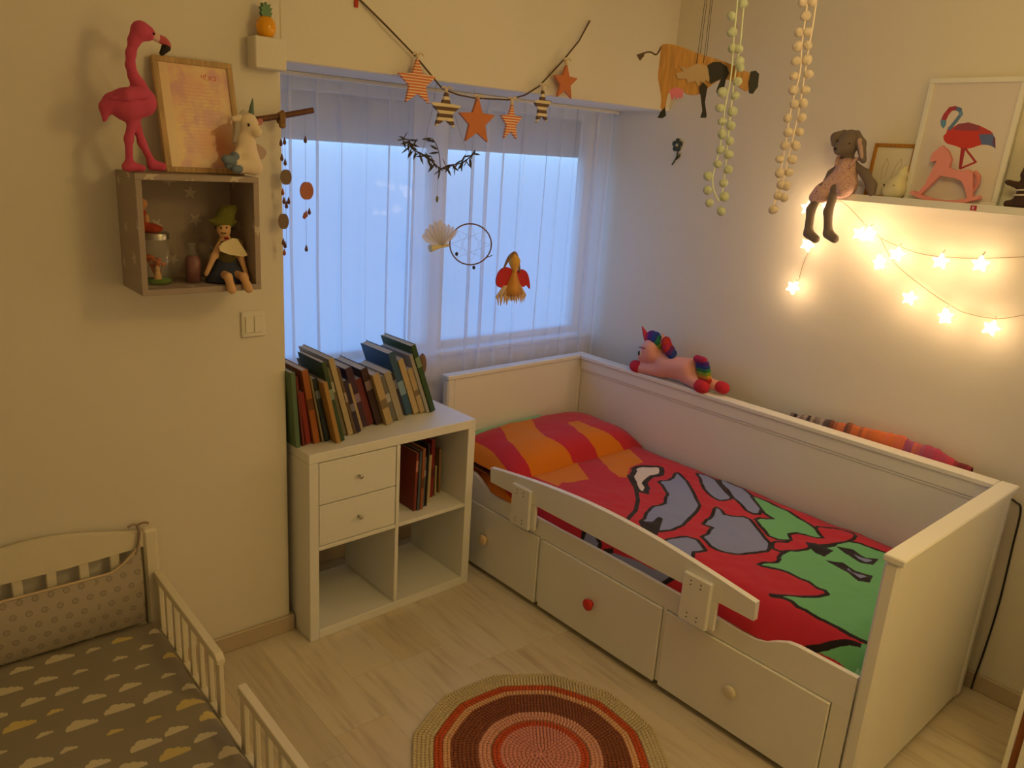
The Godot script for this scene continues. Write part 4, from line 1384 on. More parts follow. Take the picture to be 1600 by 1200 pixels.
func elf_doll(y0: float):
	var z := 0.0
	var o := Vector3(-0.268, y0, 0.0)
	var t := thing("elf_doll", "cloth elf doll with green hat and white collar sitting in the wall box", "doll", o)
	var P := func(x, y, dz = 0.0): return Vector3(x, y, z + dz)
	var skin := cloth(c8(226, 180, 136))
	var m := MB.new()
	blob(m, [[P.call(-0.274, 1.566), P.call(-0.274, 1.556, 0.003), 0.0225, 0.02], [P.call(-0.272, 1.542), P.call(-0.268, 1.525), 0.008, 0.011], [P.call(-0.268, 1.52, -0.002), P.call(-0.268, 1.475, -0.008), 0.022, 0.026], [P.call(-0.268, 1.475, -0.008), P.call(-0.268, 1.43, -0.01), 0.026, 0.032],
		[P.call(-0.288, 1.512), P.call(-0.308, 1.478, 0.002), 0.010, 0.009], [P.call(-0.308, 1.478, 0.002), P.call(-0.334, 1.426, 0.006), 0.009, 0.007], [P.call(-0.246, 1.512), P.call(-0.226, 1.472, 0.008), 0.010, 0.009], [P.call(-0.226, 1.472, 0.008), P.call(-0.213, 1.412, 0.022), 0.009, 0.007],
		[P.call(-0.284, 1.424, 0.012), P.call(-0.288, 1.424, 0.06), 0.014, 0.012], [P.call(-0.288, 1.424, 0.06), P.call(-0.286, 1.388, 0.082), 0.012, 0.013], [P.call(-0.25, 1.424, 0.012), P.call(-0.24, 1.422, 0.06), 0.014, 0.012], [P.call(-0.24, 1.422, 0.06), P.call(-0.234, 1.388, 0.082), 0.012, 0.013]], 0.0045, 0.008)
	part(t, "body", m.mesh(o), skin)
	m = MB.new()                                                     # hat with side flaps
	blob(m, [[P.call(-0.274, 1.582, -0.004), P.call(-0.262, 1.604, -0.008), 0.026, 0.024], [P.call(-0.262, 1.604, -0.008), P.call(-0.234, 1.622, -0.014), 0.022, 0.012], [P.call(-0.292, 1.58), P.call(-0.316, 1.586, 0.004), 0.012, 0.004], [P.call(-0.256, 1.578, -0.004), P.call(-0.232, 1.582, -0.008), 0.014, 0.006]], 0.0045, 0.012)
	part(t, "hat", m.mesh(o), cloth(c8(112, 110, 42)))
	m = MB.new()
	blob(m, [[P.call(-0.297, 1.578, -0.002), P.call(-0.296, 1.562, 0.0), 0.007, 0.004], [P.call(-0.25, 1.572, -0.006), P.call(-0.24, 1.558, -0.006), 0.010, 0.005], [P.call(-0.274, 1.57, -0.014), P.call(-0.262, 1.56, -0.014), 0.019, 0.016]], 0.004, 0.006)
	part(t, "hair", m.mesh(o), cloth(c8(48, 38, 36)))
	m = MB.new()                                                     # skirt
	lathe(m, [Vector2(0.026, 1.478), Vector2(0.036, 1.45), Vector2(0.052, 1.425), Vector2(0.066, 1.405), Vector2(0.064, 1.401), Vector2(0, 1.402)], 22, Transform3D(Basis(Vector3(1, 0, 0), Vector3(0, 1, 0), Vector3(0, 0, 0.72)), Vector3(-0.268, 0, -0.002)))
	part(t, "skirt", m.mesh(o), cloth(c8(58, 66, 92)))
	m = MB.new()
	blob(m, [[P.call(-0.268, 1.512), P.call(-0.268, 1.472, -0.004), 0.0245, 0.0285]], 0.005, 0.005)
	part(t, "shirt", m.mesh(o), cloth(c8(90, 76, 46)))
	m = MB.new()
	extr(m, poly([-0.256, 1.536, -0.242, 1.533, -0.218, 1.494, -0.212, 1.482, -0.226, 1.479, -0.268, 1.486, -0.296, 1.497, -0.300, 1.510, -0.29, 1.523]), 0.026, 0.0285, Transform3D(), 0.0006)
	part(t, "collar", m.mesh(o), cloth(c8(240, 224, 186)))
	m = MB.new()
	extr(m, smooth_poly(poly([-0.232, 1.53, -0.206, 1.524, -0.192, 1.504, -0.197, 1.484, -0.22, 1.49])), -0.03, -0.027)
	part(t, "wing", m.mesh(o), cloth(c8(196, 166, 120)))
	m = MB.new()
	ell(m, P.call(-0.272, 1.567, 0.0215), Vector3(0.0028, 0.0036, 0.0016))
	part(t, "eye", m.mesh(o), M.black)
	m = MB.new()
	ell(m, P.call(-0.288, 1.566, 0.0185), Vector3(0.0028, 0.0036, 0.0016))
	part(t, "eye", m.mesh(o), M.black)
	m = MB.new()
	tube(m, wavy([P.call(-0.289, 1.553, 0.0195), P.call(-0.282, 1.549, 0.0225), P.call(-0.275, 1.552, 0.0232)], 4), 0.0014, 5)
	part(t, "mouth", m.mesh(o), M.black)
	m = MB.new()
	ell(m, P.call(-0.271, 1.534, 0.014), Vector3(0.008, 0.005, 0.006))
	part(t, "neckerchief", m.mesh(o), cloth(c8(150, 44, 36)))

# ------------------------------------------------------------------ picture ledge and star lights on the right wall
func wall_ledge():
	var o := Vector3(XW, 1.745, 1.3)
	var t := thing("picture_ledge", "long white picture ledge on the right wall", "shelf", o)
	part(t, "board", bx(Vector3(1.804, 1.745, 0.815) - o, Vector3(XW, 1.7595, 1.9) - o, 0.0015), M.white)
	part(t, "front_lip", bx(Vector3(1.794, 1.745, 0.815) - o, Vector3(1.8035, 1.772, 1.9) - o, 0.0015), M.white)
	part(t, "back_lip", bx(Vector3(XW - 0.012, 1.76, 0.815) - o, Vector3(XW, 1.80, 1.9) - o, 0.0015), M.white)
	var dark_pink := mat(c8(186, 30, 74), 0.5)
	var bt := thing("badge", "small dark pink badge with a white letter on the ledge front", "badge", Vector3(1.7935, 1.7505, 1.333))
	part(bt, "plate", bx(Vector3(-0.0025, 0, -0.010), Vector3(0, 0.0165, 0.010), 0.001), dark_pink)
	var tm := TextMesh.new()
	tm.text = "D"
	tm.font_size = 16
	tm.pixel_size = 0.0008
	tm.depth = 0.001
	var f := SystemFont.new()
	f.font_names = PackedStringArray(["Droid Sans"])
	f.font_weight = 700
	tm.font = f
	var l := part(bt, "letter", tm, mat(Color(0.95, 0.92, 0.92), 0.5), Vector3(-0.003, 0.008, 0))
	l.rotation.y = -PI / 2
	# big poster in a white frame
	poster()
	# small gold frame and the cream night-light in front of it
	t = thing("framed_drawing", "small golden wooden frame with a pale drawing on the ledge", "picture frame", Vector3(1.868, 1.7605, 0.985))
	t.rotation.z = -0.1
	for q in [[0.0, -0.08, 0.013, 0.08], [0.189, -0.08, 0.202, 0.08], [0.013, -0.08, 0.189, -0.067], [0.013, 0.067, 0.189, 0.08]]:
		part(t, "frame_side", bx(Vector3(-0.006, q[0], q[1]), Vector3(0.006, q[2], q[3]), 0.0015), M.gold_wood)
	var img := Image.create(134, 176, false, Image.FORMAT_RGB8)
	img.fill(c8(232, 226, 210))
	for s in [[Vector2(40, 120), Vector2(34, 80), Vector2(44, 40), Vector2(54, 60), Vector2(52, 110)], [Vector2(74, 112), Vector2(84, 66), Vector2(98, 40), Vector2(104, 60), Vector2(90, 116)]]:
		stroke(img, s, 1.2, c8(196, 180, 160))
	var pm := mat(Color.WHITE, 0.7)
	pm.albedo_texture = tex(img)
	var m := MB.new()
	m.quad(Vector3(0, 0.013, -0.067), Vector3(0, 0.013, 0.067), Vector3(0, 0.189, 0.067), Vector3(0, 0.189, -0.067), Vector3(-1, 0, 0), Vector2(0, 1), Vector2(1, 1), Vector2(1, 0), Vector2(0, 0))
	box(m, Vector3(0.0005, 0.013, -0.067), Vector3(0.005, 0.189, 0.067), 0.0)
	part(t, "drawing", m.mesh(), pm)
	var po := Vector3(1.828, 1.7625, 1.035)
	t = thing("rabbit_figure", "pale cream rounded rabbit figure in front of the small golden frame", "figure", po)
	m = MB.new()
	blob(m, [[Vector3(0, 0.032, -0.012), Vector3(0, 0.036, 0.008), 0.032, 0.034], [Vector3(0, 0.06, 0.008), Vector3(0, 0.088, 0.02), 0.026, 0.016], [Vector3(0, 0.095, 0.02), Vector3(0.004, 0.122, 0.03), 0.012, 0.005]], 0.006, 0.025)
	part(t, "body", m.mesh(), mat(c8(222, 216, 178), 0.5))
	for e in [-0.034, 0.002]:
		m = MB.new()
		ell(m, Vector3(-0.0325, 0.05, e + 0.01), Vector3(0.002, 0.0036, 0.0032))
		part(t, "eye", m.mesh(), M.dark)
	rabbit_doll()
	# pink wooden rocking horse
	t = thing("rocking_horse", "pink wooden rocking horse standing in front of the flamingo poster", "figure", Vector3(1.825, 1.7605, 1.22))
	var fx := Transform3D(Basis(Vector3(0, 0, 1), Vector3(0, 1, 0), Vector3(-1, 0, 0)), Vector3.ZERO)
	var pink := mat(c8(232, 152, 148), 0.6)
	var sh := func(a: Array) -> PackedVector2Array:
		var p := PackedVector2Array()
		for q in a:
			p.append(Vector2(q[1] - 1.22, q[0] - 1.7605 + 0.005))
		return p
	m = MB.new()
	extr(m, sh.call([[1.954, 1.178], [1.938, 1.201], [1.91, 1.218], [1.881, 1.216], [1.872, 1.246], [1.879, 1.278], [1.869, 1.297], [1.836, 1.304], [1.78, 1.315], [1.778, 1.299], [1.82, 1.280], [1.839, 1.266], [1.848, 1.239], [1.852, 1.192], [1.826, 1.172], [1.785, 1.140], [1.783, 1.124], [1.82, 1.147], [1.873, 1.162], [1.902, 1.171], [1.896, 1.155], [1.907, 1.147], [1.927, 1.151]]), -0.009, 0.009, fx, 0.0)
	part(t, "horse", m.mesh(), pink)
	for dz in [[-0.015, -0.0095], [0.0095, 0.015]]:
		m = MB.new()
		var pts := []
		for k in 13:
			var s := lerpf(-0.118, 0.118, k / 12.0)
			pts.append(Vector2(s, 0.001 + 2.1 * s * s))
		var p := PackedVector2Array(pts)
		for k in 13:
			var s := lerpf(0.112, -0.112, k / 12.0)
			p.append(Vector2(s, 0.016 + 1.9 * s * s))
		extr(m, p, dz[0], dz[1], fx, 0.0)
		part(t, "rocker", m.mesh(), pink)
	m = MB.new()
	tube(m, wavy([Vector3(0, 0.117, 0.078), Vector3(0, 0.10, 0.094), Vector3(0, 0.075, 0.096), Vector3(0, 0.05, 0.088)]), [0.006, 0.007, 0.007, 0.008, 0.008, 0.009, 0.009, 0.009, 0.008, 0.008, 0.008, 0.007, 0.007, 0.006, 0.006, 0.005, 0.005, 0.004, 0.003], 7)
	part(t, "tail", m.mesh(), cloth(c8(222, 140, 138)))
	# second frame and dark toy, cut by the picture edge
	t = thing("framed_print", "white frame beyond the flamingo poster at the right picture edge", "picture frame", Vector3(1.868, 1.7605, 1.56))
	t.rotation.z = -0.07
	for q in [[0.0, -0.13, 0.018, 0.13], [0.362, -0.13, 0.38, 0.13], [0.018, -0.13, 0.362, -0.112], [0.018, 0.112, 0.362, 0.13]]:
		part(t, "frame_side", bx(Vector3(-0.008, q[0], q[1]), Vector3(0.008, q[2], q[3]), 0.0015), M.white)
	part(t, "print", bx(Vector3(0.0, 0.018, -0.112), Vector3(0.004, 0.362, 0.112), 0.0), mat(c8(214, 206, 200), 0.6))
	t = thing("dark_plush", "dark brown soft toy with two white stripes beside the flamingo poster", "soft toy", Vector3(1.826, 1.765, 1.475))
	m = MB.new()
	blob(m, [[Vector3(0, 0.035, 0.0), Vector3(0, 0.065, 0.0), 0.036, 0.03], [Vector3(0, 0.115, 0.0), Vector3(0, 0.125, 0.0), 0.034, 0.03], [Vector3(-0.008, 0.075, -0.025), Vector3(-0.016, 0.085, -0.062), 0.012, 0.009], [Vector3(-0.008, 0.02, -0.02), Vector3(-0.012, 0.016, -0.05), 0.014, 0.012]], 0.006, 0.012)
	part(t, "body", m.mesh(), cloth(c8(74, 52, 44)))
	for y in [0.048, 0.064]:
		m = MB.new()
		var rr: float = 0.0372 if y < 0.06 else 0.0335
		var ring := []
		for k in 24:
			ring.append(Vector3(cos(TAU * k / 24) * rr, y + 0.003 * sin(TAU * k / 24), sin(TAU * k / 24) * rr))
		tube(m, ring, 0.003, 6, true)
		part(t, "stripe", m.mesh(), cloth(c8(230, 220, 206)))
	fairy_lights()

func poster():
	var w := 0.316
	var h := 0.428
	var t := thing("flamingo_poster", "large white-framed poster of a red and blue flamingo leaning on the ledge", "picture frame", Vector3(1.858, 1.7605, 1.222))
	t.rotation.z = -0.075
	var b := 0.018
	for q in [[0.0, -w / 2, b, w / 2], [h - b, -w / 2, h, w / 2], [b, -w / 2, h - b, -w / 2 + b], [b, w / 2 - b, h - b, w / 2]]:
		part(t, "frame_side", bx(Vector3(-0.01, q[0], q[1]), Vector3(0.008, q[2], q[3]), 0.002), M.white)
	var img := Image.create(560, 784, false, Image.FORMAT_RGB8)
	img.fill(c8(226, 218, 216))
	var L := func(a: Array) -> PackedVector2Array:
		var p := PackedVector2Array()
		for i in range(0, a.size(), 2):
			p.append(Vector2((a[i + 1] - 1.222 + 0.14) / 0.28 * 560.0, 784.0 - (a[i] - 1.7605 - b) / 0.392 * 784.0))
		return p
	var red := c8(206, 60, 58)
	fill_poly(img, smooth_poly(L.call([1.991, 1.15, 2.003, 1.159, 2.02, 1.173, 2.035, 1.192, 2.041, 1.225, 2.03, 1.266, 2.014, 1.302, 1.99, 1.323, 1.957, 1.332, 1.967, 1.312, 1.969, 1.284, 1.957, 1.259, 1.95, 1.233, 1.963, 1.196, 1.968, 1.166])), red)
	fill_poly(img, L.call([2.035, 1.192, 2.041, 1.225, 2.03, 1.266, 2.018, 1.288, 2.012, 1.24, 2.015, 1.18]), c8(150, 70, 90))
	fill_poly(img, L.call([2.03, 1.262, 2.014, 1.302, 2.004, 1.314, 2.004, 1.268]), c8(190, 66, 66))
	fill_poly(img, L.call([2.002, 1.268, 2.004, 1.312, 1.99, 1.323, 1.957, 1.332, 1.967, 1.312, 1.969, 1.284]), c8(92, 112, 172))
	fill_poly(img, L.call([1.998, 1.316, 1.99, 1.323, 1.957, 1.332, 1.972, 1.318]), c8(110, 70, 120))
	var nk: PackedVector2Array = L.call([1.998, 1.166, 2.02, 1.168, 2.044, 1.182, 2.068, 1.194, 2.083, 1.186, 2.088, 1.168, 2.084, 1.154, 2.066, 1.144, 2.044, 1.139])
	var wd := [15.0, 13.0, 13.0, 13.0, 14.0, 15.0, 17.0, 18.0, 12.0]
	var nc := [c8(206, 60, 58), c8(96, 132, 176), c8(96, 132, 176), c8(110, 150, 190), c8(90, 120, 170), c8(156, 66, 92), c8(176, 56, 80), c8(176, 56, 80)]
	for k in 8:
		stroke(img, [nk[k], nk[k + 1]], wd[k], nc[k])
	fill_poly(img, L.call([2.05, 1.13, 2.046, 1.15, 2.03, 1.152, 2.018, 1.146, 2.03, 1.134]), c8(98, 150, 196))
	fill_poly(img, L.call([1.957, 1.220, 1.952, 1.236, 1.885, 1.239, 1.884, 1.230]), c8(170, 50, 70))
	stroke(img, Array(L.call([1.953, 1.236, 1.910, 1.280, 1.886, 1.236])), 7.0, c8(170, 50, 70))
	var pm := mat(Color.WHITE, 0.6)
	pm.albedo_texture = tex(img)
	var m := MB.new()
	m.quad(Vector3(-0.002, b, -0.14), Vector3(-0.002, b, 0.14), Vector3(-0.002, h - b, 0.14), Vector3(-0.002, h - b, -0.14), Vector3(-1, 0, 0), Vector2(0, 1), Vector2(1, 1), Vector2(1, 0), Vector2(0, 0))
	box(m, Vector3(-0.001, b, -0.14), Vector3(0.006, h - b, 0.14), 0.0)
	part(t, "print", m.mesh(), pm)

func rabbit_doll():
	var X0 := 1.80
	var o := Vector3(X0, 1.76, 0.85)
	var t := thing("rabbit_doll", "grey knitted rabbit doll in a pink dress sitting on the ledge end", "doll", o)
	var P := func(y, z, dx = 0.0): return Vector3(X0 + dx, y, z)
	var grey := cloth(c8(128, 114, 106))
	var m := MB.new()
	blob(m, [[P.call(1.962, 0.842, 0.01), P.call(1.945, 0.838), 0.043, 0.04], [P.call(1.945, 0.838, -0.006), P.call(1.930, 0.826, -0.026), 0.034, 0.022],
		[P.call(1.91, 0.848, 0.012), P.call(1.88, 0.852, 0.014), 0.018, 0.022], [P.call(1.87, 0.852, 0.014), P.call(1.80, 0.848, 0.016), 0.034, 0.04],
		[P.call(1.876, 0.878, 0.01), P.call(1.848, 0.928, 0.004), 0.014, 0.017], [P.call(1.848, 0.928, 0.004), P.call(1.808, 0.962, -0.002), 0.017, 0.019], [P.call(1.808, 0.962, -0.002), P.call(1.782, 0.968), 0.019, 0.015],
		[P.call(1.872, 0.822, 0.01), P.call(1.84, 0.796, 0.0), 0.014, 0.015], [P.call(1.84, 0.796), P.call(1.80, 0.782, -0.006), 0.015, 0.015],
		[P.call(1.80, 0.832, 0.0), P.call(1.787, 0.795, -0.045), 0.02, 0.018], [P.call(1.787, 0.795, -0.045), P.call(1.70, 0.764, -0.05), 0.017, 0.0165], [P.call(1.70, 0.764, -0.05), P.call(1.612, 0.768, -0.05), 0.0165, 0.0165], [P.call(1.608, 0.772, -0.05), P.call(1.592, 0.808, -0.058), 0.02, 0.017],
		[P.call(1.80, 0.862, 0.0), P.call(1.787, 0.848, -0.045), 0.02, 0.018], [P.call(1.787, 0.848, -0.045), P.call(1.70, 0.836, -0.05), 0.017, 0.0165], [P.call(1.70, 0.836, -0.05), P.call(1.622, 0.85, -0.05), 0.0165, 0.0165], [P.call(1.616, 0.854, -0.05), P.call(1.602, 0.886, -0.058), 0.02, 0.017]], 0.007, 0.012)
	part(t, "body", m.mesh(o), grey)
	m = MB.new()
	blob(m, [[P.call(1.992, 0.82, 0.0), P.call(1.972, 0.796, -0.008), 0.012, 0.02], [P.call(1.972, 0.796, -0.008), P.call(1.95, 0.794, -0.008), 0.02, 0.014]], 0.006, 0.012)
	part(t, "ear", m.mesh(o), grey)
	m = MB.new()
	blob(m, [[P.call(1.992, 0.868, 0.004), P.call(1.955, 0.892, 0.0), 0.012, 0.018], [P.call(1.955, 0.892, 0.0), P.call(1.895, 0.916, -0.006), 0.018, 0.012]], 0.006, 0.01)
	var e2 := part(t, "ear", m.mesh(o), grey)
	m = MB.new()
	blob(m, [[P.call(1.965, 0.892, -0.012), P.call(1.905, 0.914, -0.014), 0.010, 0.007]], 0.005, 0.006)
	part(e2, "ear_lining", m.mesh(o), cloth(c8(206, 172, 160)))
	var img := Image.create(128, 128, false, Image.FORMAT_RGB8)
	img.fill(c8(216, 176, 168))
	var rng := RandomNumberGenerator.new()
	rng.seed = 6
	for k in 150:
		dot(img, Vector2(rng.randf() * 128, rng.randf() * 128), rng.randf_range(1.5, 3.0), [c8(150, 96, 96), c8(240, 216, 206), c8(176, 120, 116)][rng.randi() % 3])
	var fl := mat(Color.WHITE, 0.95)
	fl.albedo_texture = tex(img)
	fl.uv1_triplanar = true
	fl.uv1_scale = Vector3.ONE * 11.0
	m = MB.new()
	blob(m, [[P.call(1.862, 0.852, 0.006), P.call(1.80, 0.846, 0.004), 0.042, 0.05], [P.call(1.80, 0.83, -0.012), P.call(1.768, 0.80, -0.036), 0.046, 0.036], [P.call(1.80, 0.865, -0.012), P.call(1.786, 0.876, -0.036), 0.046, 0.032], [P.call(1.768, 0.79, -0.036), P.call(1.748, 0.772, -0.044), 0.032, 0.026]], 0.008, 0.015)
	for s in [[0.825, 0.815], [0.88, 0.888]]:
		tube(m, [P.call(1.87, s[0], -0.03), P.call(1.90, s[1], -0.006), P.call(1.90, s[1], 0.03)], 0.007, 6)
	part(t, "dress", m.mesh(o), fl)
	for s in [[1.96, 0.816, -0.030], [1.952, 0.862, -0.030]]:
		m = MB.new()
		ell(m, P.call(s[0], s[1], s[2]), Vector3(0.003, 0.0045, 0.0045))
		part(t, "eye", m.mesh(o), M.black)
	m = MB.new()
	ell(m, P.call(1.931, 0.819, -0.046), Vector3(0.005, 0.006, 0.007))
	part(t, "nose", m.mesh(o), M.dark)

func fairy_lights():
	var stars := [[1.70, 0.690, 0.2], [1.715, 0.775, -0.3], [1.624, 0.925, 0.5], [1.626, 0.962, -0.2], [1.566, 1.081, 0.3], [1.527, 1.022, -0.5], [1.562, 1.240, 0.1], [1.572, 1.372, 0.0], [1.414, 1.159, 0.3], [1.371, 1.297, -0.4], [1.360, 1.452, 0.6], [1.374, 0.682, 1.1], [1.556, 0.716, 0.9]]
	var t := thing("star_string_lights", "string of glowing warm white star lights draped under the picture ledge", "string lights", Vector3(XW, 1.74, 1.1))
	var o := Vector3(XW, 1.74, 1.1)
	var xs := XW - 0.05
	var m := MB.new()
	var Q := func(y, z): return Vector3(XW - 0.012, y, z)
	for c in [
		[[1.74, 0.80], [1.72, 0.84], [1.66, 0.92], [1.615, 0.992], [1.59, 1.08], [1.575, 1.169], [1.58, 1.29], [1.595, 1.40], [1.614, 1.50], [1.66, 1.70]],
		[[1.615, 0.992], [1.575, 1.02], [1.521, 1.073], [1.446, 1.207], [1.405, 1.30], [1.39, 1.353], [1.39, 1.448], [1.42, 1.533], [1.50, 1.70]],
		[[1.74, 0.80], [1.715, 0.74], [1.71, 0.70], [1.62, 0.705], [1.56, 0.716], [1.49, 0.692], [1.40, 0.68]]]:
		var pts := []
		for q in c:
			pts.append(Q.call(q[0], q[1]))
		tube(m, wavy(pts, 5), 0.0012, 5)
	part(t, "wire", m.mesh(o), mat(c8(150, 130, 90), 0.5))
	var glowm := mat(c8(255, 236, 200), 0.6)
	glowm.emission_enabled = true
	glowm.emission = c8(255, 226, 172)
	glowm.emission_energy_multiplier = 3.2
	var st := MB.new()
	extr(st, star_poly(0.030, 0.52), -0.009, 0.009, Transform3D(Basis(Vector3.UP, -PI / 2), Vector3.ZERO), 0.003)
	var sm := st.mesh()
	var sk := MB.new()
	tube(sk, [Vector3(0, 0.028, 0), Vector3(0.02, 0.04, 0)], 0.003, 6)
	var skm := sk.mesh()
	for s in stars:
		var p := Vector3(xs, s[0], s[1])
		var b := part(t, "star_light", sm, glowm, p - o)
		b.rotation = Vector3(s[2] * 0.5, s[2], 0)
		part(b, "socket", skm, M.plastic)
		glow(p - o, FAIRY_COLOR, FAIRY_ENERGY, 0.025, t)

const FAIRY_COLOR := Color(1.0, 0.81, 0.60)

# ------------------------------------------------------------------ things that hang
func star_tex(a: Color, b: Color, period: float) -> StandardMaterial3D:
	var img := Image.create(8, 64, false, Image.FORMAT_RGB8)
	for y in 64:
		img.fill_rect(Rect2i(0, y, 8, 1), a if (y % 32) < 17 else b)
	var m := mat(Color.WHITE, 0.95)
	m.albedo_texture = tex(img)
	m.uv1_scale = Vector3(1, 1.0 / (2.0 * period), 1)
	return m

func hangings():
	# bunting of fabric stars across the beam
	var z := -0.10
	var o := Vector3(0.79, 2.03, z)
	var t := thing("star_bunting", "bunting of six orange and striped fabric stars strung across the beam", "bunting", o)
	var cord := [Vector3(0.245, 2.30, ZL + 0.006), Vector3(0.355, 2.218, z), Vector3(0.466, 2.143, z), Vector3(0.586, 2.046, z), Vector3(0.66, 2.032, z), Vector3(0.735, 2.028, z), Vector3(0.90, 2.036, z), Vector3(0.985, 2.062, z), Vector3(1.055, 2.101, z), Vector3(1.174, 2.210, z), Vector3(1.255, 2.295, z), Vector3(1.329, 2.383, ZL + 0.006)]
	var m := MB.new()
	tube(m, cord, 0.0032, 6)
	tube(m, [Vector3(0.245, 2.30, ZL + 0.006), Vector3(0.20, 2.345, ZL + 0.006)], 0.0032, 6)
	part(t, "cord", m.mesh(o), M.cord)
	m = MB.new()
	box(m, Vector3(0.236, 2.268, ZL + 0.002), Vector3(0.250, 2.302, ZL + 0.006), 0.001)
	part(t, "red_tab", m.mesh(o), mat(c8(190, 60, 44), 0.8))
	var orange := cloth(c8(212, 130, 84), 40.0, 0.05)
	var thin := star_tex(c8(222, 122, 76), c8(240, 210, 180), 0.0098)
	var wide := star_tex(c8(112, 88, 74), c8(232, 218, 184), 0.0245)
	for s in [[0.470, 2.056, 0.084, thin, 0.03, 1.0, 2.143], [0.597, 1.972, 0.072, wide, -0.02, 1.0, 2.044], [0.744, 1.944, 0.090, orange, 0.02, 1.0, 2.028], [0.912, 1.953, 0.076, thin, 0.0, 0.74, 2.036], [1.071, 2.024, 0.074, wide, 0.05, 0.66, 2.101], [1.187, 2.128, 0.072, orange, 0.0, 0.95, 2.210]]:
		m = MB.new()
		extr(m, star_poly(s[2], 0.44, s[4], s[5]), -0.006, 0.006, Transform3D(), 0.002)
		var st := part(t, "star", m.mesh(), s[3], Vector3(s[0], s[1], z + 0.008) - o)
		m = MB.new()
		var dy: float = s[6] - s[1]
		tube(m, [Vector3(0, s[2] * 0.9, 0.002), Vector3(0, dy + 0.004, -0.004)], 0.007, 6)
		for q in [-1.0, 1.0]:
			tube(m, wavy([Vector3(0, dy, -0.002), Vector3(0.010 * q, dy + 0.010, 0.004), Vector3(0.022 * q, dy + 0.004, 0.005)], 4), 0.0034, 5)
		part(st, "bow", m.mesh(), cloth(c8(232, 212, 178)))
	# olive twig
	var zt := -0.2
	o = Vector3(0.64, 1.80, zt)
	t = thing("olive_twig", "curved dark twig with narrow leaves hanging before the curtain", "twig", o)
	var V := func(u, v, dz = 0.0):                                   # along the twig's own plane, from its left tip
		return Vector3(0.465 + u, 1.861 + v, zt + dz)
	var br := wavy([V.call(0.0, -0.004), V.call(0.045, 0.0), V.call(0.06, -0.03), V.call(0.10, -0.05, 0.01), V.call(0.15, -0.075, 0.01), V.call(0.195, -0.098), V.call(0.24, -0.085, -0.01), V.call(0.30, -0.075, -0.01), V.call(0.335, -0.05), V.call(0.36, -0.022)], 4)
	m = MB.new()
	tube(m, br, 0.0024, 6)
	var side := wavy([V.call(0.195, -0.096), V.call(0.188, -0.05), V.call(0.172, -0.01), V.call(0.15, 0.012)], 4)
	tube(m, side, 0.0016, 5)
	part(t, "branch", m.mesh(o), mat(c8(70, 56, 46), 0.8))
	var rng := RandomNumberGenerator.new()
	rng.seed = 14
	var lm := mat(c8(62, 58, 46), 0.7)
	var lf := MB.new()
	extr(lf, poly([0, 0, 0.012, 0.0042, 0.026, 0.0042, 0.042, 0, 0.026, -0.0042, 0.012, -0.0042]), -0.0005, 0.0005)
	var leaf := lf.mesh()
	var at_ := []
	for k in range(2, br.size() - 2):
		at_.append([br[k], rng.randf_range(-1.0, 1.0) + (0.0 if k % 2 == 0 else PI)])
		if k % 3 != 0:
			at_.append([br[k], rng.randf_range(-2.4, -0.4)])
	for k in [5, 6, 9, 10, 12]:
		at_.append([side[k], PI + rng.randf_range(-0.5, 0.3)])
	for q in at_:
		var l := part(t, "leaf", leaf, lm, q[0] - o)
		l.basis = Basis(Vector3(0, 0, 1), q[1]) * Basis(Vector3(1, 0, 0), rng.randf_range(-0.8, 0.8))
		l.scale = Vector3.ONE * rng.randf_range(0.75, 1.15)
	m = MB.new()
	tube(m, [V.call(0.10, -0.05, 0.01), V.call(0.147, 0.11), Vector3(0.63, YB, zt)], 0.0008, 4)
	tube(m, [V.call(0.33, -0.052), V.call(0.25, 0.11), Vector3(0.66, YB, zt)], 0.0008, 4)
	tube(m, [V.call(0.185, -0.098), V.call(0.185, -0.20)], 0.0006, 4)
	part(t, "thread", m.mesh(o), mat(c8(150, 140, 130), 0.8))
	m = MB.new()
	ell(m, V.call(0.185, -0.215), Vector3(0.006, 0.013, 0.005))
	part(t, "bead", m.mesh(o), mat(c8(120, 130, 90), 0.4))
	# hoop
	o = Vector3(0.826, 1.465, zt)
	t = thing("dream_catcher", "thin twig hoop with dark beads hanging before the curtain", "dream catcher", o, -0.6)
	m = MB.new()
	var ring := []
	for k in 40:
		ring.append(Vector3(cos(TAU * k / 40) * 0.086, sin(TAU * k / 40) * 0.084, 0.0) + Vector3(0, 0, 0.006 * sin(TAU * k / 20)))
	tube(m, ring, 0.0030, 7, true)
	tube(m, [Vector3(0.07, -0.05, 0), Vector3(0.092, -0.04, 0.004)], 0.002, 5)
	part(t, "hoop", m.mesh(), mat(c8(128, 96, 78), 0.8))
	m = MB.new()
	for k in 8:
		var a := TAU * k / 8.0
		tube(m, [Vector3(cos(a) * 0.085, sin(a) * 0.083, 0), Vector3(cos(a + 2.4) * 0.085, sin(a + 2.4) * 0.083, 0)], 0.0004, 4)
	tube(m, [Vector3(-0.01, 0.083, 0), Vector3(-0.015, YB - o.y, 0)], 0.0007, 4)
	part(t, "thread", m.mesh(), mat(c8(190, 184, 180), 0.8))
	for p in [Vector3(-0.056, -0.042, 0.003), Vector3(0.018, -0.095, 0.0)]:
		m = MB.new()
		ell(m, p, Vector3(0.0065, 0.0085, 0.005))
		part(t, "bead", m.mesh(), mat(c8(40, 30, 40), 0.4))
	# white feather tassel beside the hoop
	o = Vector3(0.715, 1.465, zt)
	t = thing("feather_tassel", "white feathery fan fastened at the left of the twig hoop", "ornament", o)
	var fm := mat(Color(0.92, 0.89, 0.87, 0.55), 0.95)
	fm.transparency = BaseMaterial3D.TRANSPARENCY_ALPHA
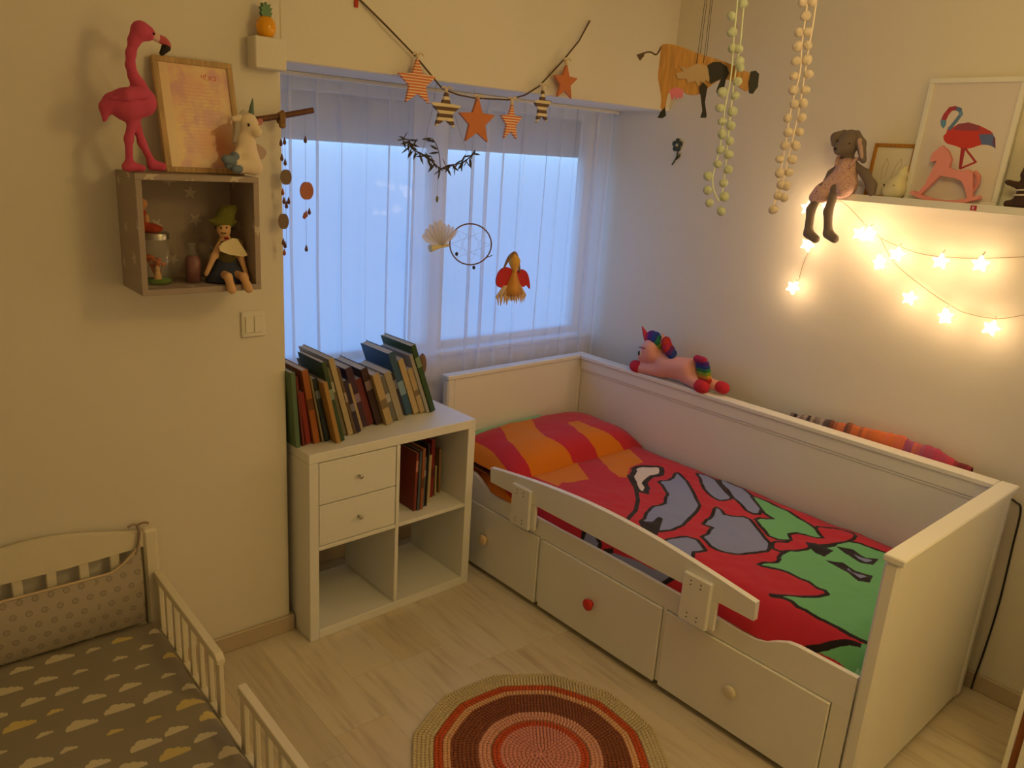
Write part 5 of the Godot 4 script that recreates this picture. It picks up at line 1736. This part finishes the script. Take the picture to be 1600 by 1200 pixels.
	for k in 9:
		var a: float = lerpf(2.75, 0.75, k / 8.0)
		m = MB.new()
		var p := PackedVector2Array()
		for e in [[0.0, 0.004], [0.05, 0.016], [0.085, 0.018], [0.105, 0.010], [0.11, 0.0], [0.105, -0.010], [0.085, -0.018], [0.05, -0.016], [0.0, -0.004]]:
			p.append(Vector2(e[0], e[1]))
		extr(m, p, -0.0006, 0.0006)
		var f := part(t, "feather", m.mesh(), fm, Vector3(-0.035, 0.0, 0.0015 * k))
		f.basis = Basis(Vector3(0, 0, 1), a) * Basis(Vector3(1, 0, 0), 0.3)
		f.scale = Vector3.ONE * (0.95 if k < 5 else 0.8)
	m = MB.new()
	tube(m, [Vector3(-0.09, -0.012, 0), Vector3(-0.05, -0.006, 0), Vector3(0.0, 0.0, 0)], [0.016, 0.008, 0.006], 8)
	part(t, "binding", m.mesh(), cloth(c8(232, 220, 176)))
	# felt fairy
	o = Vector3(1.07, 1.30, zt)
	t = thing("felt_fairy", "cream felt fairy with red wings hanging before the curtain", "ornament", o)
	m = MB.new()
	blob(m, [[Vector3(-0.008, 0.118, 0), Vector3(0.0, 0.086, 0), 0.010, 0.022], [Vector3(0.0, 0.086, 0), Vector3(0.004, 0.05, 0), 0.024, 0.014]], 0.005, 0.015)
	part(t, "head", m.mesh(), cloth(c8(236, 186, 92)))
	m = MB.new()
	tube(m, wavy([Vector3(-0.004, 0.126, 0.004), Vector3(-0.035, 0.105, 0.006), Vector3(-0.062, 0.058, 0.004)]), [0.006, 0.007, 0.008, 0.008, 0.008, 0.008, 0.008, 0.008, 0.007, 0.006, 0.005, 0.004, 0.003], 7)
	tube(m, wavy([Vector3(-0.002, 0.126, 0.002), Vector3(0.014, 0.09, 0.006), Vector3(0.032, 0.035, 0.004)]), [0.006, 0.007, 0.008, 0.008, 0.008, 0.008, 0.008, 0.008, 0.007, 0.006, 0.005, 0.004, 0.003], 7)
	part(t, "hair", m.mesh(), cloth(c8(150, 118, 92)))
	m = MB.new()
	lathe(m, [Vector2(0.010, 0.055), Vector2(0.016, 0.03), Vector2(0.034, -0.01), Vector2(0.056, -0.058), Vector2(0.05, -0.06), Vector2(0, -0.05)], 20, Transform3D(Basis(Vector3(1, 0, 0), Vector3(0, 1, 0), Vector3(0, 0, 0.45)), Vector3(0.004, 0, 0)))
	part(t, "dress", m.mesh(), cloth(c8(232, 166, 84)))
	for s in [-1.0, 1.0]:
		m = MB.new()
		var p := smooth_poly(poly([0.012, 0.04, 0.05, 0.052, 0.082, 0.035, 0.098, 0.0, 0.108, -0.05, 0.085, -0.02, 0.06, -0.035, 0.03, -0.01] if s > 0 else [0.004, 0.05, 0.04, 0.066, 0.078, 0.05, 0.095, 0.01, 0.088, -0.018, 0.06, -0.03, 0.035, -0.03, 0.016, 0.0]))
		extr(m, p, -0.004, 0.004, Transform3D(Basis(Vector3(s, 0, 0), Vector3(0, 1, 0), Vector3(0, 0, 1)), Vector3(0.002, 0, -0.008)), 0.0)
		part(t, "wing", m.mesh(), cloth(c8(206, 52, 62)))
	m = MB.new()
	for k in 22:
		var x := -0.085 + 0.0075 * k
		var w := rng.randf_range(0.02, 0.045)
		tube(m, [Vector3(lerpf(x, 0.0, 0.45), -0.02, -0.002), Vector3(x, -0.062 + rng.randf_range(-0.006, 0.006), rng.randf_range(-0.006, 0.006)), Vector3(x + rng.randf_range(-0.006, 0.006), -0.062 - w, 0)], [0.006, 0.0065, 0.0015], 5)
	part(t, "fringe", m.mesh(), cloth(c8(226, 196, 168)))
	m = MB.new()
	tube(m, [Vector3(-0.004, 0.128, 0), Vector3(-0.004, YB - o.y, 0)], 0.0006, 4)
	part(t, "thread", m.mesh(), mat(c8(196, 190, 186), 0.8))
	shell_mobile()
	cow_mobile()
	pompoms("green_pompom_garland", "pale green pompom garland hanging in a loop from the ceiling", c8(224, 234, 212), GREEN_POMS, GREEN_CORDS)
	pompoms("pink_pompom_garland", "pale pink pompom garland hanging in a loop from the ceiling", c8(250, 234, 224), PINK_POMS, PINK_CORDS)

const GREEN_POMS := [0.977, 2.307, 0.877, 0.965, 2.274, 0.85, 0.975, 2.23, 0.852, 0.983, 2.186, 0.854, 0.994, 2.185, 0.869, 1.002, 2.149, 0.873, 1.007, 2.133, 0.876, 1.009, 2.093, 0.871, 0.987, 2.06, 0.836, 1.011, 2.052, 0.868, 0.989, 2.014, 0.833, 1.012, 2.006, 0.865, 0.998, 1.975, 0.842, 1.015, 1.964, 0.864, 1.002, 1.937, 0.845, 1.018, 1.918, 0.866, 1.004, 1.89, 0.845, 1.02, 1.877, 0.867, 1.003, 1.846, 0.842, 1.023, 1.831, 0.871, 0.988, 1.807, 0.822, 1.018, 1.789, 0.864, 0.99, 1.763, 0.826, 1.021, 1.747, 0.871, 0.995, 1.724, 0.836, 1.018, 1.701, 0.869]
const GREEN_CORDS := [[0.965, 2.316, 0.864, 0.98, 2.219, 0.857, 0.994, 2.118, 0.855, 0.998, 2.013, 0.846, 1.002, 1.904, 0.843, 0.997, 1.792, 0.835, 1.012, 1.731, 0.858], [0.977, 2.317, 0.879, 0.994, 2.205, 0.873, 1.002, 2.103, 0.864, 1.01, 1.997, 0.86, 1.016, 1.878, 0.862, 1.017, 1.76, 0.864, 1.012, 1.731, 0.858]]
const PINK_POMS := [1.07, 2.312, 1.017, 1.083, 2.315, 1.038, 1.082, 2.278, 1.025, 1.081, 2.234, 1.011, 1.094, 2.236, 1.032, 1.088, 2.197, 1.011, 1.102, 2.2, 1.035, 1.093, 2.156, 1.009, 1.108, 2.16, 1.036, 1.097, 2.114, 1.008, 1.118, 2.121, 1.043, 1.103, 2.075, 1.01, 1.121, 2.076, 1.039, 1.111, 2.035, 1.016, 1.123, 2.038, 1.038, 1.105, 1.995, 1.003, 1.127, 1.997, 1.038, 1.112, 1.953, 1.009, 1.129, 1.956, 1.037, 1.111, 1.914, 1.005, 1.127, 1.916, 1.032, 1.107, 1.873, 0.997, 1.126, 1.874, 1.029, 1.11, 1.831, 1.002, 1.125, 1.835, 1.025, 1.115, 1.796, 1.01, 1.123, 1.794, 1.024, 1.112, 1.762, 1.007, 1.121, 1.758, 1.022, 1.106, 1.719, 1.001]
const PINK_CORDS := [[1.075, 2.319, 1.028, 1.092, 2.204, 1.021, 1.104, 2.125, 1.022, 1.107, 2.022, 1.009, 1.111, 1.888, 1.005, 1.11, 1.806, 1.001, 1.107, 1.733, 1.0], [1.088, 2.319, 1.049, 1.106, 2.18, 1.037, 1.119, 2.023, 1.029, 1.12, 1.889, 1.018, 1.116, 1.796, 1.012, 1.107, 1.733, 1.0]]

func v3s(a: Array) -> Array:
	var o := []
	for i in range(0, a.size(), 3):
		o.append(Vector3(a[i], a[i + 1], a[i + 2]))
	return o

func pompoms(called: String, label: String, col: Color, poms: Array, cords: Array):
	var all := v3s(poms)
	var o: Vector3 = all[all.size() - 1]
	var t := thing(called, label, "garland", o)
	var m := MB.new()
	for c in cords:
		var p := v3s(c)
		p.push_front(Vector3(p[0].x - 0.03, HC, p[0].z))
		tube(m, wavy(p, 5), 0.0026, 6)
	part(t, "cord", m.mesh(o), mat(col, 0.95))
	var pm := cloth(col, 60.0, 0.25)
	var shapes := []
	var rng := RandomNumberGenerator.new()
	rng.seed = 31
	for k in 3:
		m = MB.new()
		ell(m, Vector3.ZERO, Vector3(0.0145, 0.0125, 0.0140) * (1.0 + 0.06 * k), Basis(Vector3(0.3, 1, 0.2).normalized(), k), 12, 8)
		shapes.append(m.mesh())
	for i in all.size():
		var p: Vector3 = all[i]
		var b := part(t, "pompom", shapes[i % 3], pm, p - o)
		b.rotation = Vector3(rng.randf() * 3.0, rng.randf() * 3.0, 0)
	for k in 5:                                                     # the garland goes on above the picture
		for s in 2:
			var c: Array = cords[s]
			part(t, "pompom", shapes[k % 3], pm, Vector3(c[0] - 0.006 * k + (0.016 if s == 1 else -0.014), c[1] + 0.045 * (k + 1), c[2]) - o)

func shell_mobile():
	var z := -0.08
	var o := Vector3(-0.04, 1.90, z)
	var t := thing("shell_mobile", "brown stick with hanging shell discs and drops at the wall corner", "mobile", o)
	var m := MB.new()
	tube(m, [Vector3(-0.145, 1.884, z), Vector3(-0.05, 1.903, z), Vector3(0.063, 1.930, z)], 0.0095, 10)
	part(t, "stick", m.mesh(o), M.brown_wood)
	m = MB.new()
	for k in 3:
		var ring := []
		for e in 14:
			ring.append(Vector3(-0.053 + 0.006 * k, 1.897 + cos(TAU * e / 14) * (0.014 + 0.004 * k), z + sin(TAU * e / 14) * 0.014))
		tube(m, ring, 0.0045, 6, true)
	ell(m, Vector3(-0.046, 1.876, z + 0.008), Vector3(0.012, 0.01, 0.008))
	part(t, "knot", m.mesh(o), mat(c8(150, 116, 76), 0.9))
	m = MB.new()
	for q in [[0.036, 1.918, 1.48], [-0.035, 1.90, 1.49], [-0.044, 1.90, 1.57]]:
		tube(m, [Vector3(q[0], q[1], z), Vector3(q[0], q[2], z)], 0.0005, 4)
	part(t, "thread", m.mesh(o), mat(c8(160, 150, 140), 0.8))
	var brown := mat(c8(120, 96, 78), 0.5)
	var red := mat(c8(178, 104, 80), 0.45)
	var dk := mat(c8(110, 72, 66), 0.5)
	for d in [[0.039, 1.674, 0.024, 0.031, red], [-0.033, 1.716, 0.019, 0.026, brown], [-0.044, 1.574, 0.018, 0.027, brown]]:
		var p := PackedVector2Array()
		for k in 20:
			var a := TAU * k / 20.0
			var n := 1.0 - 0.10 * pow(absf(sin(a)), 24.0)
			p.append(Vector2(cos(a) * d[2], sin(a) * d[3]) * n)
		m = MB.new()
		extr(m, p, -0.0018, 0.0018, Transform3D(), 0.0008)
		part(t, "shell_disc", m.mesh(), d[4], Vector3(d[0], d[1], z) - o)
	m = MB.new()
	lathe(m, [Vector2(0, -0.011), Vector2(0.0045, -0.008), Vector2(0.0058, -0.003), Vector2(0.004, 0.004), Vector2(0.0012, 0.012), Vector2(0, 0.014)], 10)
	var drop := m.mesh()
	for d in [[0.036, 1.836, dk], [0.030, 1.592, red], [0.037, 1.598, red], [0.048, 1.606, dk], [0.036, 1.483, dk], [-0.036, 1.827, dk], [-0.048, 1.822, dk], [-0.046, 1.776, dk], [-0.035, 1.762, brown], [-0.045, 1.668, red], [-0.041, 1.640, dk], [-0.025, 1.640, dk], [-0.033, 1.626, dk], [-0.046, 1.506, dk], [-0.040, 1.496, dk], [-0.043, 1.472, red]]:
		part(t, "drop", drop, d[2], Vector3(d[0], d[1], z) - o)

func cow_mobile():
	var o := Vector3(0.9835, 2.1258, 0.7585)
	var t := thing("cow_mobile", "flat wooden flying cow with a pink udder hanging on strings from the ceiling", "mobile", o, -0.9137)
	var m := MB.new()
	extr(m, smooth_poly(poly([-0.141, 0.07, -0.12, 0.073, -0.084, 0.068, -0.031, 0.05, 0.03, 0.035, 0.075, 0.023, 0.119, 0.004, 0.143, -0.002, 0.152, -0.031, 0.14, -0.06, 0.114, -0.044, 0.085, -0.023, 0.052, -0.024, 0.025, -0.045, -0.001, -0.072, -0.042, -0.076, -0.063, -0.060, -0.100, -0.064, -0.106, -0.089, -0.106, -0.123, -0.122, -0.124, -0.122, -0.09, -0.132, -0.055, -0.142, -0.027, -0.141, 0.019, -0.141, 0.047]), 1), -0.008, 0.008, Transform3D(), 0.0)
	part(t, "body", m.mesh(), M.cow_wood)
	var pieces := [["muzzle", [0.142, 0.002, 0.157, 0.005, 0.168, -0.004, 0.170, -0.042, 0.158, -0.062, 0.146, -0.060, 0.139, -0.032], -0.0095, 0.0095, M.black], ["ear_patch", [0.009, 0.014, 0.023, 0.024, 0.046, 0.026, 0.068, 0.013, 0.078, -0.006, 0.07, -0.026, 0.068, -0.052, 0.055, -0.068, 0.046, -0.064, 0.047, -0.05, 0.055, -0.023, 0.025, -0.04, 0.017, -0.014], 0.0082, 0.0115, M.black], ["front_leg", [-0.008, -0.05, 0.002, -0.036, 0.017, -0.049, 0.015, -0.095, 0.025, -0.132, 0.025, -0.141, 0.006, -0.142, 0.010, -0.121, 0.002, -0.089], 0.0082, 0.014, M.black], ["hoof", [-0.128, -0.149, -0.121, -0.131, -0.108, -0.116, -0.102, -0.141, -0.113, -0.149], -0.009, 0.009, M.black], ["udder", [-0.101, -0.066, -0.081, -0.054, -0.057, -0.061, -0.055, -0.086, -0.060, -0.079, -0.063, -0.090, -0.069, -0.081, -0.075, -0.092, -0.082, -0.081, -0.088, -0.095, -0.094, -0.082], -0.010, 0.010, mat(c8(206, 112, 142), 0.6)]]
	for p in pieces:
		m = MB.new()
		extr(m, poly(p[1]), p[2], p[3])
		part(t, p[0], m.mesh(), p[4])
	var wm := mat(c8(176, 150, 122), 0.6)
	for s in [1.0, -1.0]:
		m = MB.new()
		extr(m, poly([-0.076, 0.007, -0.052, 0.003, -0.024, 0.018, 0.006, 0.013, 0.021, -0.009, 0.019, -0.037, 0.008, -0.028, 0.003, -0.043, -0.006, -0.032, -0.012, -0.048, -0.022, -0.034, -0.047, -0.040, -0.050, -0.028, -0.078, -0.030, -0.086, -0.013, -0.063, -0.006]), 0.0082 if s > 0 else -0.0112, 0.0112 if s > 0 else -0.0082)
		part(t, "wing", m.mesh(), wm)
	m = MB.new()
	tube(m, wavy([Vector3(-0.14, 0.066, 0), Vector3(-0.153, 0.041, 0), Vector3(-0.171, 0.047, 0), Vector3(-0.186, 0.046, 0), Vector3(-0.198, 0.039, 0)], 4), 0.0028, 6)
	part(t, "tail", m.mesh(), M.cord)
	m = MB.new()
	extr(m, poly([-0.193, 0.046, -0.216, 0.037, -0.203, 0.020, -0.191, 0.036]), -0.004, 0.004)
	part(t, "tail_tuft", m.mesh(), M.cord)
	m = MB.new()
	for q in [[-0.025, 0.018, 0.010], [-0.018, 0.02, -0.010], [-0.004, 0.02, 0.010], [0.002, 0.03, -0.010]]:
		tube(m, [Vector3(q[0], q[1], q[2]), Vector3(q[0] * 0.4 - 0.008, HC - o.y, q[2])], 0.0008, 4)
	part(t, "string", m.mesh(), M.dark)

# ------------------------------------------------------------------ the rest
func small_things():
	# plush unicorn on the daybed's back rail
	var t := thing("plush_unicorn", "pink plush unicorn with rainbow mane lying on the back rail of the daybed", "soft toy", bed_xf * Vector3(0.0, BH, -1.45), BED_Y)
	var o := Vector3(0.0, BH, -1.45)
	var P := func(y, z, dx = 0.0): return Vector3(-0.018 + dx, y, z)
	var m := MB.new()
	var pink := cloth(c8(232, 166, 156))
	blob(m, [[P.call(0.972, -1.607), P.call(0.958, -1.60), 0.054, 0.052], [P.call(0.952, -1.622, -0.004), P.call(0.928, -1.648, -0.008), 0.04, 0.028], [P.call(0.945, -1.585, 0.006), P.call(0.925, -1.53, 0.01), 0.034, 0.044], [P.call(0.908, -1.51, 0.008), P.call(0.925, -1.39, 0.008), 0.052, 0.054],
		[P.call(0.885, -1.53, -0.016), P.call(0.873, -1.64, -0.022), 0.028, 0.024], [P.call(0.90, -1.385), P.call(0.878, -1.31, -0.022), 0.042, 0.026], [P.call(0.895, -1.38, 0.02), P.call(0.885, -1.24, 0.02), 0.034, 0.024]], 0.008, 0.018)
	part(t, "body", m.mesh(o), pink)
	var red := cloth(c8(196, 40, 62))
	for h in [[0.876, -1.672, -0.022, 0.03], [0.876, -1.286, -0.026, 0.031], [0.885, -1.208, 0.02, 0.028]]:
		m = MB.new()
		blob(m, [[P.call(h[0], h[1] - 0.006, h[2]), P.call(h[0] - 0.002, h[1] + 0.010, h[2]), h[3], h[3]]], 0.007, 0.006)
		part(t, "hoof", m.mesh(o), red)
	m = MB.new()
	tube(m, [P.call(1.01, -1.635), P.call(1.045, -1.662), P.call(1.072, -1.682)], [0.020, 0.011, 0.002], 10)
	part(t, "horn", m.mesh(o), cloth(c8(206, 62, 76)))
	var rb := [c8(206, 40, 100), c8(96, 44, 150), c8(40, 70, 160), c8(50, 140, 90), c8(150, 180, 50), c8(226, 160, 50), c8(206, 50, 40), c8(110, 40, 120)]
	var tufts := [[1.036, -1.634, 0.016, 0], [1.040, -1.622, 0.018, 1], [1.036, -1.600, 0.02, 2], [1.026, -1.582, 0.018, 3], [1.012, -1.568, 0.014, 4], [1.028, -1.536, 0.018, 6], [1.015, -1.528, 0.018, 0], [1.004, -1.52, 0.018, 6], [0.992, -1.505, 0.018, 7], [0.98, -1.490, 0.016, 2]]
	for q in tufts:
		m = MB.new()
		blob(m, [[P.call(q[0], q[1], 0.008), P.call(q[0] - 0.012, q[1] + 0.008, -0.006), q[2] * 1.3, q[2] * 1.1]], 0.006, 0.006)
		part(t, "mane_tuft", m.mesh(o), cloth(rb[q[3]], 50.0, 0.4))
	m = MB.new()
	blob(m, [[P.call(1.02, -1.548, 0.0), P.call(1.062, -1.552, 0.0), 0.012, 0.005]], 0.005, 0.005)
	part(t, "ear", m.mesh(o), pink)
	for k in 7:
		m = MB.new()
		var y: float = lerpf(0.99, 0.905, k / 6.0)
		var zz: float = lerpf(-1.325, -1.288, pow(k / 6.0, 0.6))
		blob(m, [[P.call(y, zz - 0.016, -0.006), P.call(y, zz + 0.022, -0.008), 0.018, 0.0175]], 0.006, 0.006)
		part(t, "tail_tuft", m.mesh(o), cloth(rb[k], 50.0, 0.4))
	for s in [-1.0, 1.0]:
		m = MB.new()
		ell(m, Vector3(-0.018 + 0.040 * s, 0.952, -1.643), Vector3(0.007, 0.019, 0.014), Basis(Vector3(0, 1, 0), 0.5 * s))
		var ew := part(t, "eye_patch", m.mesh(o), cloth(c8(240, 224, 216)))
		m = MB.new()
		ell(m, Vector3(-0.018 + 0.045 * s, 0.951, -1.646), Vector3(0.006, 0.013, 0.008), Basis(Vector3(0, 1, 0), 0.5 * s))
		part(ew, "eye", m.mesh(o), M.black)
		m = MB.new()
		tube(m, [Vector3(-0.018 + 0.030 * s, 0.976, -1.660), Vector3(-0.018 + 0.046 * s, 0.982, -1.64), Vector3(-0.018 + 0.056 * s, 0.984, -1.607)], 0.003, 5)
		part(t, "brow", m.mesh(o), mat(c8(130, 70, 60), 0.8))
	# wall block with the pineapple on it
	var b := solo("junction_box", "cream square box screwed to the wall corner under the pineapple", "box", bx(Vector3(-0.05, 0, 0), Vector3(0.05, 0.092, 0.066), 0.003), M.wall, Vector3(-0.083, 2.038, ZL))
	var pc := Vector3(-0.088, 2.1305, -0.085)
	t = thing("pineapple_lamp", "yellow plastic pineapple with green crown on the wall block", "ornament", pc)
	m = MB.new()
	lathe(m, [Vector2(0, 0), Vector2(0.018, 0.0), Vector2(0.027, 0.012), Vector2(0.030, 0.028), Vector2(0.027, 0.046), Vector2(0.016, 0.058), Vector2(0, 0.06)], 24)
	part(t, "fruit", m.mesh(), mat(c8(246, 172, 16), 0.22))
	var gm := mat(c8(40, 110, 40), 0.3)
	m = MB.new()
	extr(m, poly([-0.012, 0.054, 0.012, 0.054, 0.018, 0.07, 0.013, 0.072, 0.019, 0.084, 0.011, 0.083, 0.013, 0.095, 0.004, 0.09, 0.0, 0.099, -0.005, 0.09, -0.013, 0.095, -0.011, 0.083, -0.019, 0.084, -0.013, 0.072, -0.018, 0.07]), -0.008, 0.008, Transform3D(), 0.0)
	part(t, "crown", m.mesh(), gm)
	# light switch
	t = thing("light_switch", "double white light switch on the wall below the wall box", "switch", Vector3(-0.139, 1.184, ZL))
	m = MB.new()
	box(m, Vector3(-0.042, 0, 0), Vector3(0.042, 0.089, 0.009), 0.004)
	part(t, "frame", m.mesh(), M.plastic)
	for s in [-1.0, 1.0]:
		m = MB.new()
		box(m, Vector3(-0.0145, 0.016, 0.0095), Vector3(0.0145, 0.073, 0.0135), 0.002)
		part(t, "rocker", m.mesh(), M.plastic, Vector3(0.0152 * s, 0, 0))
	# flower on the right wall
	var fo := Vector3(XW, 1.845, -0.05)
	t = thing("wall_flower", "small dark green wooden flower stuck on the right wall", "ornament", fo)
	var gr := mat(c8(66, 74, 50), 0.6)
	m = MB.new()
	for k in 5:
		var a := TAU * k / 5.0 + 0.3
		ell(m, Vector3(-0.005, 0.078 + 0.019 * sin(a), 0.019 * cos(a)), Vector3(0.003, 0.0125, 0.0125), Basis(), 12, 8)
	var fl := part(t, "petals", m.mesh(), gr)
	m = MB.new()
	ell(m, Vector3(-0.007, 0.078, 0), Vector3(0.0035, 0.008, 0.008), Basis(), 12, 8)
	part(fl, "centre", m.mesh(), mat(c8(200, 190, 170), 0.6))
	m = MB.new()
	tube(m, wavy([Vector3(-0.004, 0.062, 0.002), Vector3(-0.004, 0.03, 0.006), Vector3(-0.004, -0.012, -0.018)], 5), 0.0035, 6)
	tube(m, wavy([Vector3(-0.004, 0.012, 0.002), Vector3(-0.004, 0.026, 0.016), Vector3(-0.004, 0.042, 0.022)], 4), [0.002, 0.003, 0.004, 0.0045, 0.0045, 0.004, 0.003, 0.002, 0.001], 6)
	part(t, "stem", m.mesh(), gr)
	# cable down the right wall
	m = MB.new()
	var cx := XW - 0.008
	tube(m, wavy([Vector3(cx, 0.70, 1.40), Vector3(cx, 0.765, 1.60), Vector3(cx, 0.765, 1.648), Vector3(cx, 0.738, 1.668), Vector3(cx, 0.60, 1.672), Vector3(cx, 0.385, 1.677), Vector3(cx, 0.20, 1.672), Vector3(XW - 0.02, 0.06, 1.666), Vector3(XW - 0.02, 0.004, 1.664)]), 0.0035, 6)
	solo("wall_cable", "thin dark cable running down the wall behind the daybed end", "cable", m.mesh(Vector3(cx, 0, 1.66)), M.dark, Vector3(cx, 0, 1.66))
	# wardrobe edge at the lower right picture corner
	t = thing("wardrobe", "white wardrobe with brown front edge at the lower right picture corner", "wardrobe", Vector3(1.67, 0, 2.3))
	o = Vector3(1.67, 0, 2.3)
	part(t, "carcass", bx(Vector3(1.4705, 0, 1.905) - o, Vector3(1.885, 2.0, 2.7) - o, 0.002), M.white)
	part(t, "edge_strip", bx(Vector3(1.462, 0.0, 1.905) - o, Vector3(1.47, 2.0, 1.922) - o, 0.001), M.white)
	part(t, "brown_edge", bx(Vector3(1.458, 0.0, 1.9225) - o, Vector3(1.47, 2.0, 1.943) - o, 0.001), wood(c8(150, 84, 36)))
	part(t, "door", bx(Vector3(1.45, 0.03, 1.9435) - o, Vector3(1.47, 2.0, 2.7) - o, 0.002), M.white)
	# radiator valve and wooden ornament right of the cube shelf
	t = thing("radiator_valve", "dark round valve knob on a pipe between cube shelf and daybed", "valve", Vector3(0.875, 0, -0.517))
	m = MB.new()
	tube(m, [Vector3(0, 0, 0), Vector3(0, 0.775, 0)], 0.008, 8)
	part(t, "pipe", m.mesh(), M.white2)
	m = MB.new()
	lathe(m, [Vector2(0, 0), Vector2(0.016, 0.0), Vector2(0.017, 0.016), Vector2(0.012, 0.02), Vector2(0, 0.02)], 16, Transform3D(Basis(Vector3.RIGHT, PI / 2), Vector3(0, 0.775, 0.006)))
	part(t, "valve_knob", m.mesh(), mat(c8(70, 66, 66), 0.5))
	t = thing("wooden_ornament", "small brown carved ornament standing behind the tall dark green book", "ornament", Vector3(0.73, 0.7655, -0.385))
	m = MB.new()
	lathe(m, [Vector2(0, 0), Vector2(0.016, 0), Vector2(0.016, 0.006), Vector2(0.005, 0.012), Vector2(0.005, 0.10), Vector2(0, 0.10)], 14)
	part(t, "stand", m.mesh(), M.brown_wood)
	m = MB.new()
	ell(m, Vector3(0, 0.150, 0), Vector3(0.021, 0.052, 0.018))
	part(t, "carved_head", m.mesh(), mat(c8(132, 104, 84), 0.7))
